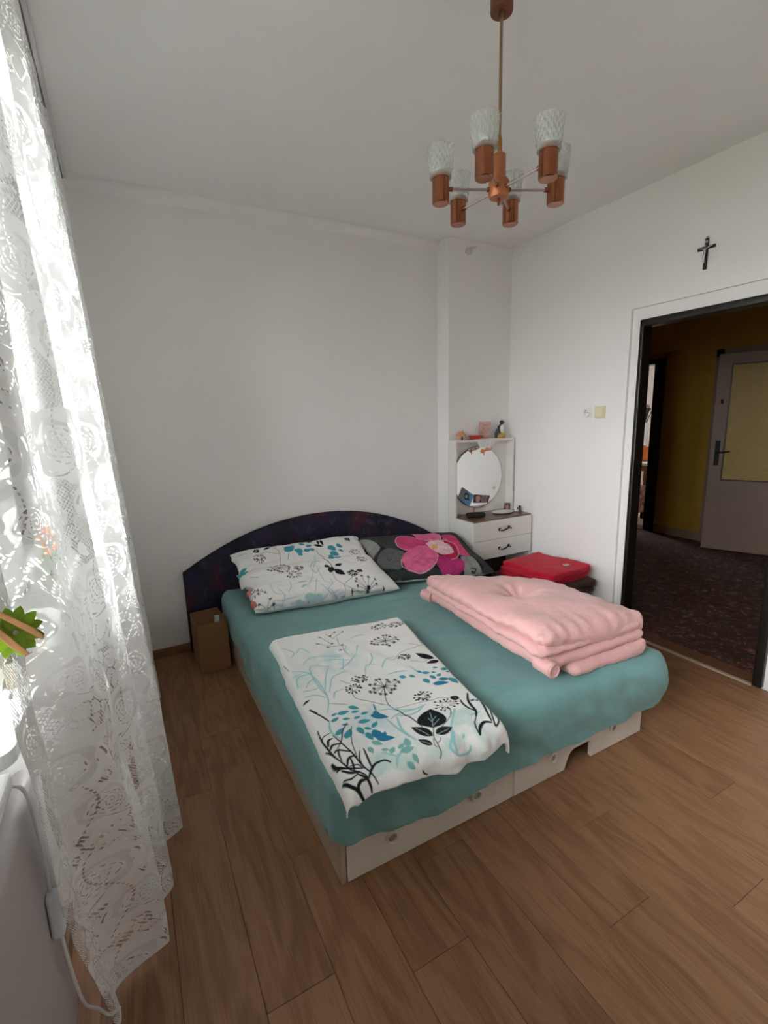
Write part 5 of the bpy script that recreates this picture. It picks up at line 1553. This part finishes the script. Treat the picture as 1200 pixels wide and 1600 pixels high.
hole = ((uu * 105.0).sin() * (vv * 60.0).sin()).abs().lt(0.55)
al = 0.25 + hole * 0.70
bs = nt.nodes['Principled BSDF']; bs.inputs['Base Color'].default_value = (0.80, 0.79, 0.77, 1); bs.inputs['Roughness'].default_value = 0.9
nt.links.new(al.v, bs.inputs['Alpha'])
grid_mesh('crochet_cloth', P, mm, do, None, np.stack([a, b], -1))
m = MB()
M_or = mat('orange_ribbon', (0.66, 0.22, 0.08), 0.6)
m.sphere((2.612, 3.122, 1.272), 0.018, (1.35, 0.45, 0.9)); m.sphere((2.662, 3.122, 1.285), 0.018, (1.4, 0.45, 0.8)); m.sphere((2.635, 3.118, 1.277), 0.010, (1, .7, 1))
m.tube([(2.632, 3.118, 1.274), (2.622, 3.117, 1.256), (2.628, 3.118, 1.240)], 0.006, 6); m.tube([(2.64, 3.118, 1.274), (2.69, 3.117, 1.278), (2.715, 3.118, 1.296)], 0.005, 6)
m.build('bow', M_or, do, True)
# things on the table top
ZT_ = 0.7335
cs = MB(); cs.add(rbox(-0.080, 0.080, -0.028, 0.028, 0, 0.042, 0.018, 0.02), Matrix.Translation((2.493, 3.055, ZT_)) @ Matrix.Rotation(-0.35, 4, 'Z'))
tag(cs.build('soft_pouch', mat('black_cloth', (0.010, 0.010, 0.011), 0.7), None, True), 'black soft oblong pouch lying on the dressing table top', 'pouch')
o = MB().lathe([(0, 0), (0.014, 0), (0.012, 0.012), (0.008, 0.02), (0.012, 0.045), (0.010, 0.060), (0, 0.062)], (2.555, 3.16, ZT_), 14).build('small_bottle', mat('dusty_rose', (0.42, 0.20, 0.19), 0.4), None, True)
tag(o, 'small dusty rose bottle standing behind the black pouch', 'bottle')
o = MB().lathe([(0.020, 0), (0.026, 0.003), (0.026, 0.012), (0.020, 0.015), (0.014, 0.009), (0.020, 0)], (2.405, 3.175, ZT_), 20, mx=Matrix.Diagonal((1.3, 0.8, 1, 1))).build('ring_trinket', mat('pewter', (0.35, 0.34, 0.32), 0.35, metal=0.7), None, True)
tag(o, 'small grey ring-shaped trinket at the left back corner of the dressing table', 'trinket')
o = MB().lathe([(0, 0), (0.05, 0), (0.092, 0.010), (0.095, 0.013), (0.088, 0.013), (0.05, 0.004), (0, 0.004)], (2.800, 3.065, ZT_), 36, mx=Matrix.Diagonal((1.15, 0.72, 1, 1))).build('white_tray', mat('white_china', (0.80, 0.79, 0.77), 0.25), None, True)
tag(o, 'oval white tray lying flat on the dressing table', 'tray')
c4 = Canvas(0.08, 0.07, 0.001, (0.12, 0.08, 0.08))
c4.poly(smooth_pts([(0.03, 0.03), (0.045, 0.015), (0.06, 0.03), (0.062, 0.07), (0.028, 0.07), (0.03, 0.03)]), (0.60, 0.28, 0.28))
c4.stroke([(0.01, 0.01), (0.03, 0.05)], 0.01, (0.35, 0.33, 0.33))
flat_card('photo_card', 'small dark photo card standing on the dressing table near the wall', 'card', [(2.872, 0.803), (2.945, 0.797), (2.943, 0.735), (2.872, 0.735)], 3.135, c4, 0.004)
bxs = MB().box(2.925, 2.953, 3.035, 3.062, ZT_, 0.786, bev=0.002)
t = thing('small_box', 'slim white box standing at the right of the dressing table', 'box', (2.939, 3.05, ZT_))
bxs.build('carton', mat('white_card', (0.78, 0.75, 0.73), 0.5), t)
MB().box(2.930, 2.948, 3.0338, 3.0352, 0.752, 0.775).build('printed_panel', mat('rose_print', (0.35, 0.12, 0.14), 0.5), t)
t = thing('dark_jar', 'dark little jar right beside the slim white box', 'jar', (2.967, 3.04, ZT_))
MB().lathe([(0, 0), (0.011, 0), (0.012, 0.03), (0.008, 0.036), (0, 0.036)], (2.966, 3.035, ZT_), 12).build('jar_body', mat('dark_plum', (0.07, 0.035, 0.04), 0.3), t, True)
MB().lathe([(0, 0.036), (0.009, 0.036), (0.009, 0.05), (0, 0.05)], (2.966, 3.035, ZT_), 12).build('lid', M_black, t, True)

# ================================================================ ON THE RIGHT WALL
RX = Matrix.Rotation(-PI / 2, 4, 'Y')            # local +z points to -x, out of the right wall
sk = thing('wall_socket', 'round white wall socket left of the cream light switch', 'socket', (XR, 2.413, 1.523))
m = MB(); m.box(XR - 0.008, XR, 2.413 - 0.04, 2.413 + 0.04, 1.523, 1.603, bev=0.004)
m.build('cover_plate', mat('socket_white', (0.76, 0.75, 0.72), 0.3), sk, True)
MB().lathe([(0.0, 0.004), (0.019, 0.004), (0.021, 0.012), (0.031, 0.012), (0.034, 0.0), (0, 0.0)], (XR - 0.008, 2.413, 1.563), 28, mx=RX).build('socket_well', mat('socket_white', (0.76, 0.75, 0.72)), sk, True)
for dy in (-0.0095, 0.0095):
    MB().rod((XR - 0.0125, 2.413 + dy, 1.563), (XR - 0.0105, 2.413 + dy, 1.563), 0.0035).build('pin_hole', M_black, sk)
MB().rod((XR - 0.026, 2.413, 1.574), (XR - 0.010, 2.413, 1.574), 0.0025).build('earth_pin', M_steel, sk)
sw = thing('light_switch', 'square cream light switch beside the dark door frame', 'light switch', (XR, 2.305, 1.52))
MB().box(XR - 0.009, XR, 2.305 - 0.043, 2.305 + 0.043, 1.520, 1.606, bev=0.004).build('switch_plate', mat('switch_cream', (0.68, 0.60, 0.40), 0.35), sk and sw, True)
MB().box(XR - 0.016, XR - 0.008, 2.305 - 0.030, 2.305 + 0.030, 1.533, 1.593, bev=0.003).build('rocker', mat('switch_cream2', (0.72, 0.64, 0.44), 0.3), sw, True)
# crucifix
cr = thing('crucifix', 'small dark crucifix with silver figure hanging above the doorway', 'crucifix', (XR, 1.676, 2.335))
TY = lambda y, z: (y, z)
m = MB(); m.box(XR - 0.012, XR - 0.002, 1.667, 1.685, 2.335, 2.497, bev=0.002); m.box(XR - 0.012, XR - 0.002, 1.629, 1.722, 2.440, 2.457, bev=0.002)
m.build('cross', mat('ebony', (0.014, 0.012, 0.011), 0.4), cr)
m = MB()
m.tube([(XR - 0.020, 1.676, 2.372), (XR - 0.024, 1.678, 2.395), (XR - 0.022, 1.676, 2.418), (XR - 0.024, 1.676, 2.440)], [0.0035, 0.005, 0.0055, 0.007], 8)
m.tube([(XR - 0.020, 1.636, 2.453), (XR - 0.023, 1.655, 2.446), (XR - 0.024, 1.676, 2.440), (XR - 0.023, 1.697, 2.446), (XR - 0.020, 1.716, 2.453)], [0.002, 0.003, 0.004, 0.003, 0.002], 6)
m.sphere((XR - 0.025, 1.674, 2.455), 0.0065, u=10, v=8)
m.rod((XR - 0.020, 1.676, 2.372), (XR - 0.012, 1.676, 2.370), 0.003)
m.build('figure', mat('tin', (0.42, 0.42, 0.43), 0.35, metal=0.8), cr, True)
MB().box(XR - 0.0145, XR - 0.0115, 1.668, 1.684, 2.474, 2.486).build('title_plate', mat('tin', (0.4, 0.4, 0.4)), cr)
m = MB(); m.lathe([(0.006, -0.0015), (0.008, 0), (0.006, 0.0015), (0.004, 0), (0.006, -0.0015)], (XR - 0.007, 1.676, 2.502), 16, mx=RX)
m.build('hanging_ring', mat('tin', (0.4, 0.4, 0.4)), cr, True)

# ================================================================ CHANDELIER
CHX, CHY, CHZ = 1.2177, 1.3854, 2.31
ch = thing('chandelier', 'six-armed copper chandelier with pressed glass shades hanging from the ceiling', 'chandelier', (CHX, CHY, ZC))
MB().lathe([(0, 0.002), (0.0345, 0.002), (0.036, 0.006), (0.036, 0.098), (0, 0.098)], (CHX, CHY, ZC - 0.098), 32).build('ceiling_canopy', mat('dark_copper', (0.20, 0.075, 0.045), 0.4, metal=0.7), ch, True)
MB().lathe([(0, 0), (0.006, 0), (0.009, 0.02), (0.006, 0.035), (0, 0.035)], (CHX, CHY, ZC - 0.118), 14).build('canopy_collar', M_brass, ch, True)
MB().rod((CHX, CHY, CHZ + 0.14), (CHX, CHY, ZC - 0.09), 0.0052).build('down_rod', M_brass, ch, True)
MB().lathe([(0, 0), (0.0085, 0), (0.0085, 0.03), (0.006, 0.045), (0, 0.045)], (CHX, CHY, CHZ + 0.118), 16).build('rod_coupling', mat('amber_brass', (0.42, 0.22, 0.06), 0.35, metal=0.85), ch, True)
MB().rod((CHX, CHY, CHZ + 0.10), (CHX, CHY, CHZ + 0.122), 0.0075).build('rod_neck', mat('pinkish_cap', (0.45, 0.27, 0.26), 0.5), ch, True)
MB().lathe([(0, -0.026), (0.030, -0.026), (0.034, -0.020), (0.034, 0.024), (0.028, 0.032), (0.0225, 0.036), (0.0225, 0.103), (0.019, 0.108), (0, 0.108)], (CHX, CHY, CHZ), 36).build('hub', mat('hub_copper', (0.50, 0.19, 0.09), 0.42, metal=0.7), ch, True)
MB().lathe([(0, -0.024), (0.004, -0.022), (0.0055, -0.008), (0.004, 0.004), (0, 0.004)], (CHX, CHY, CHZ - 0.026), 12).build('finial', M_copper, ch, True)
sh = bpy.data.materials.new('faceted_shade'); sh.use_nodes = True
nt = sh.node_tree; nt.nodes.clear()
tr = nt.nodes.new('ShaderNodeBsdfTransparent'); tr.inputs[0].default_value = (0.94, 0.97, 0.95, 1)
tl = nt.nodes.new('ShaderNodeBsdfTranslucent'); tl.inputs[0].default_value = (0.86, 0.90, 0.87, 1)
df = nt.nodes.new('ShaderNodeBsdfDiffuse'); df.inputs[0].default_value = (0.86, 0.90, 0.87, 1)
gl = nt.nodes.new('ShaderNodeBsdfGlossy'); gl.inputs['Roughness'].default_value = 0.06
lw = nt.nodes.new('ShaderNodeLayerWeight'); lw.inputs[0].default_value = 0.35
a1 = nt.nodes.new('ShaderNodeMixShader'); a1.inputs[0].default_value = 0.5
nt.links.new(tl.outputs[0], a1.inputs[1]); nt.links.new(df.outputs[0], a1.inputs[2])
a2 = nt.nodes.new('ShaderNodeMixShader'); a2.inputs[0].default_value = 0.34
nt.links.new(tr.outputs[0], a2.inputs[1]); nt.links.new(a1.outputs[0], a2.inputs[2])
a3 = nt.nodes.new('ShaderNodeMixShader')
nt.links.new(lw.outputs['Fresnel'], a3.inputs[0]); nt.links.new(a2.outputs[0], a3.inputs[1]); nt.links.new(gl.outputs[0], a3.inputs[2])
ou = nt.nodes.new('ShaderNodeOutputMaterial'); nt.links.new(a3.outputs[0], ou.inputs[0])


def facet(a, z):
    k = min(1, max(0, (z - 0.014) / 0.006))
    return 1 + k * 0.075 * (abs(math.sin(a * 8 + z * 120)) * abs(math.sin(a * 8 - z * 120)) - 0.35)


src = {}
for i in range(6):
    an_ = math.radians(36 + 60 * i)
    dx, dy = math.cos(an_), math.sin(an_)
    ex, ey = CHX + 0.20 * dx, CHY + 0.20 * dy
    ar = MB().rod((CHX + 0.032 * dx, CHY + 0.032 * dy, CHZ), (CHX + 0.172 * dx, CHY + 0.172 * dy, CHZ), 0.0046).build('arm', M_steel, ch, True)
    m = MB(); m.rod((CHX + 0.031 * dx, CHY + 0.031 * dy, CHZ), (CHX + 0.041 * dx, CHY + 0.041 * dy, CHZ), 0.0075)
    m.build('arm_collar', M_copper, ar, True)
    m = MB(); m.rod((CHX + 0.160 * dx, CHY + 0.160 * dy, CHZ), (CHX + 0.173 * dx, CHY + 0.173 * dy, CHZ), 0.0072)
    m.build('arm_collar', M_copper, ar, True)
    z0 = CHZ - 0.046
    if not src:
        cup = MB().lathe([(0, 0.001), (0.0265, 0.0), (0.029, 0.003), (0.029, 0.092), (0.0245, 0.093), (0.0245, 0.02), (0, 0.02)], (ex, ey, z0), 32).build('lamp_cup', M_copper, ch, True)
        pr = [(0.024, 0.0), (0.036, 0.001), (0.0365, 0.004), (0.0367, 0.014)] + [(0.0375 + 0.0065 * k / 22, 0.014 + 0.076 * k / 22) for k in range(1, 23)]
        pr += [(0.0425, 0.0915), (0.0405, 0.089)]
        shd = MB().open_lathe(pr, (ex, ey, z0 + 0.078), 96, rfun=facet).build('glass_shade', sh, cup, False)
        blb = MB().lathe([(0, 0), (0.010, 0), (0.010, 0.02), (0.013, 0.030), (0.015, 0.045), (0.010, 0.060), (0, 0.064)], (ex, ey, z0 + 0.06), 16).build('bulb', mat('bulb_white', (0.85, 0.85, 0.82), 0.3), cup, True)
        src = {'c': cup, 's': shd, 'b': blb, 'p': (ex, ey)}
    else:
        d = Vector((ex - src['p'][0], ey - src['p'][1], 0))
        c_ = src['c'].copy(); C.objects.link(c_); c_.parent = ch; c_.location = src['c'].location + d
        for kk in 'sb':
            q = src[kk].copy(); C.objects.link(q); q.parent = c_; q.location = src[kk].location

# ================================================================ WINDOW SIDE
rl = thing('curtain_rail', 'white plastic ceiling curtain rail above the lace curtain', 'curtain rail', (-0.145, 1.7, ZC))
MB().box(-0.178, -0.120, 0.25, 3.36, ZC - 0.022, ZC, bev=0.003).build('rail', mat('rail_white', (0.62, 0.62, 0.62), 0.4), rl)
for xx in (-0.160, -0.138):
    MB().box(xx - 0.003, xx + 0.003, 0.25, 3.36, ZC - 0.0235, ZC - 0.018).build('rail_slot', mat('slot_grey', (0.12, 0.12, 0.12), 0.7), rl)
hk_ = None
for k in range(26):
    yy = 0.62 + k * 0.102
    if hk_ is None:
        hk_ = MB().box(-0.153, -0.145, yy - 0.004, yy + 0.004, ZC - 0.055, ZC - 0.018).build('curtain_hook', mat('hook_plastic', (0.25, 0.25, 0.25), 0.5), rl)
        y00 = yy
    else:
        q = hk_.copy(); C.objects.link(q); q.parent = rl; q.location = hk_.location + Vector((0, yy - y00, 0))

# lace curtain
NY, NZ = 560, 220
sg = np.linspace(0, 1, NY)
zg = np.linspace(0.018, 2.880, NZ)
SG, ZG = np.meshgrid(sg, zg)
yn = np.interp(ZG, [0, 0.1, 0.45, 0.73, 0.91, 1.0, 1.14, 1.30, 2.88], [1.19, 1.18, 1.116, 1.04, 1.025, 0.985, 0.965, 0.90, 0.50])
yf = np.interp(ZG, [0, 2.88], [3.33, 3.30])
YG = yn + (yf - yn) * SG ** np.interp(ZG, [0, 1.2, 2.88], [1.25, 1.1, 1.0])
xb = np.interp(YG, [1.12, 1.2, 1.32, 1.6, 1.83, 2.3, 3.3], [-0.225, -0.185, -0.075, -0.035, -0.015, -0.035, -0.045])
zf = np.clip((2.88 - ZG) / 2.88, 0, 1)
XB = -0.148 * (1 - zf) + xb * zf
nw_ = np.exp(-((YG - yn) / 0.11) ** 2) * np.clip((2.3 - ZG) / 1.0, 0, 1)
XB = XB * (1 - nw_) + np.interp(ZG, [0, 0.4, 3], [-0.195, -0.235, -0.235]) * nw_
ph = SG * 2 * PI * 9.0 + 0.55 * np.sin(SG * 11) + 0.25 * np.sin(ZG * 1.3 + SG * 5)
amp = (0.020 + 0.034 * zf) * (0.75 + 0.35 * np.sin(SG * 17 + 1.0))
amp = amp * (1 - 0.8 * nw_)
XG = XB + amp * (np.sin(ph) + 0.28 * np.sin(2 * ph + 0.8)) + 0.006 * fbm(SG * 16, ZG * 2.2, 77)
YG = YG + 0.45 * amp * np.cos(ph) * np.clip(SG * 12, 0, 1) * np.clip((1 - SG) * 12, 0, 1)
ZG2 = ZG + 0.012 * np.sin(SG * 9) * (ZG < 0.5)
uvs = np.stack([SG * 3.1, ZG], -1)
lc = grid_mesh('lace_curtain', np.stack([XG, YG, ZG2], -1), M_lace, None, None, uvs)
tag(lc, 'white rose-patterned lace curtain hanging in folds in front of the window', 'curtain')

# radiator below the sill, with rounded front edge
M_rad = mat('radiator_paint', (0.44, 0.41, 0.41), 0.45)
rd = thing('radiator', 'plain white panel radiator under the window sill', 'radiator', (-0.30, 0.75, 0.08))
m = MB(); m.add(rbox(-0.314, -0.268, 0.10, 1.24, 0.10, 0.80, 0.021, 0.08)); m.build('radiator_panel', M_rad, rd, True)
for y in (0.3, 1.05):
    MB().box(-0.329, -0.305, y - 0.02, y + 0.02, 0.55, 0.62).build('bracket', M_rad, rd)
MB().rod((-0.295, 1.17, 0.0), (-0.295, 1.17, 0.12), 0.011).build('radiator_pipe', M_rad, rd, True)
# cord with an inline switch
cd = thing('power_cord', 'white power cord with inline rocker switch hanging beside the radiator', 'cord', (-0.25, 1.15, 0.0))
pts = spline3([(-0.290, 1.02, 0.895), (-0.272, 1.06, 0.872), (-0.262, 1.10, 0.82), (-0.258, 1.115, 0.70), (-0.256, 1.112, 0.56)], 6)
m = MB(); m.tube(pts, 0.0036, 8); m.build('cord_upper', mat('cord_white', (0.72, 0.72, 0.70), 0.5), cd, True)
m = MB(); m.tube(spline3([(-0.254, 1.118, 0.445), (-0.252, 1.125, 0.37), (-0.247, 1.135, 0.27), (-0.241, 1.155, 0.18), (-0.225, 1.185, 0.115), (-0.205, 1.20, 0.06), (-0.19, 1.25, 0.004)], 8), 0.0036, 8); m.build('cord_lower', mat('cord_white', (0.72, 0.72, 0.70)), cd, True)
m = MB(); m.add(rbox(-0.013, 0.013, -0.016, 0.016, -0.055, 0.055, 0.009, 0.02), Matrix.Translation((-0.254, 1.114, 0.502)))
s_o = m.build('inline_switch', mat('switch_white', (0.70, 0.74, 0.76), 0.35), cd, True)
m = MB(); m.box(-0.2425, -0.2385, 1.106, 1.122, 0.490, 0.515, bev=0.001); m.build('rocker', mat('switch_white', (0.7, 0.7, 0.7)), s_o, True)

# clothes peg with a green flower clipped on the near curtain edge
cp = thing('flower_peg', 'wooden clothes peg with a green flower clipped on the lace curtain', 'curtain clip', (-0.205, 1.02, 1.19))
n_ = Vector((0.34, -0.90, 0.22)).normalized()
r_ = Vector((0, 0, 1)).cross(n_).normalized()
u_ = n_.cross(r_)
CM = Matrix(((r_.x, u_.x, n_.x, -0.196), (r_.y, u_.y, n_.y, 0.925), (r_.z, u_.z, n_.z, 1.228), (0, 0, 0, 1)))
def local(mb, name, m, smooth=True):
    bmesh.ops.transform(mb.bm, matrix=CM, verts=mb.bm.verts)
    return mb.build(name, m, cp, smooth)
M_leafg = mat('lime_felt', (0.20, 0.36, 0.018), 0.8, var=0.15, vscale=60)
for k in range(12):
    a = 2 * PI * k / 12 + 0.1
    L_ = 0.043
    pet = []
    for j in range(9):
        t_j = j / 8
        wv = 0.0105 * math.sin(PI * min(1, t_j * 0.92 + 0.08)) ** 0.7
        pet.append((t_j * L_, wv))
    poly = pet + [(p[0], -p[1]) for p in pet[::-1]]
    m = MB(); m.prism(poly, 'z', -0.001, 0.001)
    bmesh.ops.transform(m.bm, matrix=Matrix.Rotation(a, 4, 'Z') @ Matrix.Rotation(0.12 * (-1) ** k, 4, 'Y') @ Matrix.Rotation(0.15, 4, 'X'), verts=m.bm.verts)
    local(m, 'petal', M_leafg, False)
M_peg = mat('peg_wood', (0.40, 0.20, 0.09), 0.6, var=0.2, vscale=30)
for sgn, ang in ((1, -0.10), (-1, 0.10)):
    m = MB(); m.prism([(-0.040, 0.0), (0.038, 0.0), (0.038, 0.006), (0.015, 0.010), (-0.040, 0.007)], 'y', -0.006, 0.006, bev=0.001)
    bmesh.ops.transform(m.bm, matrix=Matrix.Rotation(-0.95, 4, 'Z') @ Matrix.Translation((0.0, 0.009 * sgn, 0.010)) @ Matrix.Rotation(PI / 2 * -sgn, 4, 'X') @ Matrix.Rotation(ang * sgn * 0.9, 4, 'Y'), verts=m.bm.verts)
    local(m, 'peg_jaw', M_peg, False)
m = MB(); m.lathe([(0.0022, -0.006), (0.0034, -0.006), (0.0034, 0.006), (0.0022, 0.006), (0.0022, -0.006)], (0, 0, 0.012), 14)
local(m, 'spring', M_steel)

# plants on the sill, seen through the lace
fp = thing('potted_flower', 'potted plant with orange blossoms on the window sill behind the lace', 'potted plant', (-0.295, 2.05, 0.935))
MB().lathe([(0, 0), (0.026, 0), (0.036, 0.075), (0.038, 0.085), (0.033, 0.085), (0.025, 0.02), (0, 0.02)], (-0.292, 2.05, 0.936), 20).build('pot', mat('white_pot', (0.7, 0.68, 0.64), 0.4), fp, True)
rg = random.Random(8)
mS, mL, mF = MB(), MB(), MB()
for k in range(11):
    a = rg.random() * 6.28; h = 0.10 + 0.09 * rg.random(); rr_ = 0.03 * rg.random() + 0.008
    tip = (-0.288 + rr_ * math.cos(a) * 0.7, 2.05 + rr_ * 1.5 * math.sin(a), 1.01 + h)
    mS.tube([(-0.292, 2.05, 1.0), (-0.290 + rr_ * .4 * math.cos(a), 2.05 + rr_ * .6 * math.sin(a), 1.01 + h * .5), tip], 0.002, 5)
    mL.sphere((tip[0], tip[1] - 0.004, tip[2] - h * 0.45), 0.016, (0.8, 1.2, 0.35), 8, 6)
    mF.sphere(tip, 0.013, (0.8, 1, 0.8), 8, 6)
mS.build('stems', mat('stem_green', (0.08, 0.17, 0.04), 0.7), fp, True)
mL.build('leaves', mat('leaf_green', (0.07, 0.18, 0.04), 0.6), fp, True)
mF.build('blossoms', mat('orange_petal', (0.75, 0.20, 0.06), 0.6), fp, True)
pb = thing('planter_box', 'pale planter box on the near end of the window sill', 'planter', (-0.292, 1.42, 0.935))
MB().box(-0.322, -0.262, 1.36, 1.56, 0.936, 0.998, bev=0.004).build('planter_body', mat('planter_beige', (0.64, 0.58, 0.46), 0.7, var=0.15, vscale=50), pb)
MB().box(-0.317, -0.267, 1.365, 1.555, 0.990, 0.9995).build('soil', mat('soil', (0.03, 0.02, 0.014), 0.95, bump=1, bscale=120), pb)

# ---------------------------------------------------------------- garden outside the window
struct(MB().box(-26, XL - 0.31, -10, 40, -0.9, -0.7).build('ground', mat('lawn', (0.10, 0.11, 0.075), 0.95, var=0.4, vscale=3)))
M_fol = mat('foliage', (0.045, 0.085, 0.030), 0.8, var=0.5, vscale=5)


def tree(label, x, y, h, r, seed):
    t = thing('garden_tree', label, 'tree', (x, y, -0.7), 'trees outside the window')
    MB().rod((x, y, -0.7), (x, y, h * 0.7), 0.16, 0.09).build('trunk', mat('bark', (0.06, 0.045, 0.03), 0.9), t, True)
    g = random.Random(seed)
    m = MB()
    for k in range(46):
        a, b = g.random() * 6.28, g.random()
        rr_ = r * math.sqrt(g.random())
        zc = h * 0.22 + h * 0.78 * b
        tp = math.sin(PI * min(1, 0.12 + b * 0.86)) ** 0.6
        s_ = bmesh.new(); bmesh.ops.create_icosphere(s_, subdivisions=2, radius=0.34 + 0.3 * g.random())
        for v in s_.verts:
            v.co *= 1 + 0.35 * mnoise.noise(v.co * 6 + Vector((k, seed, 0)))
        m.add(s_, Matrix.Translation((x + rr_ * tp * math.cos(a), y + rr_ * tp * math.sin(a), zc)))
    m.build('crown', M_fol, t)


tree('dark leafy tree in the garden, nearest to the window', -3.0, 11.0, 6.0, 1.7, 1)
tree('dark leafy tree farther off in the garden outside', -4.2, 17.0, 7.0, 2.0, 2)
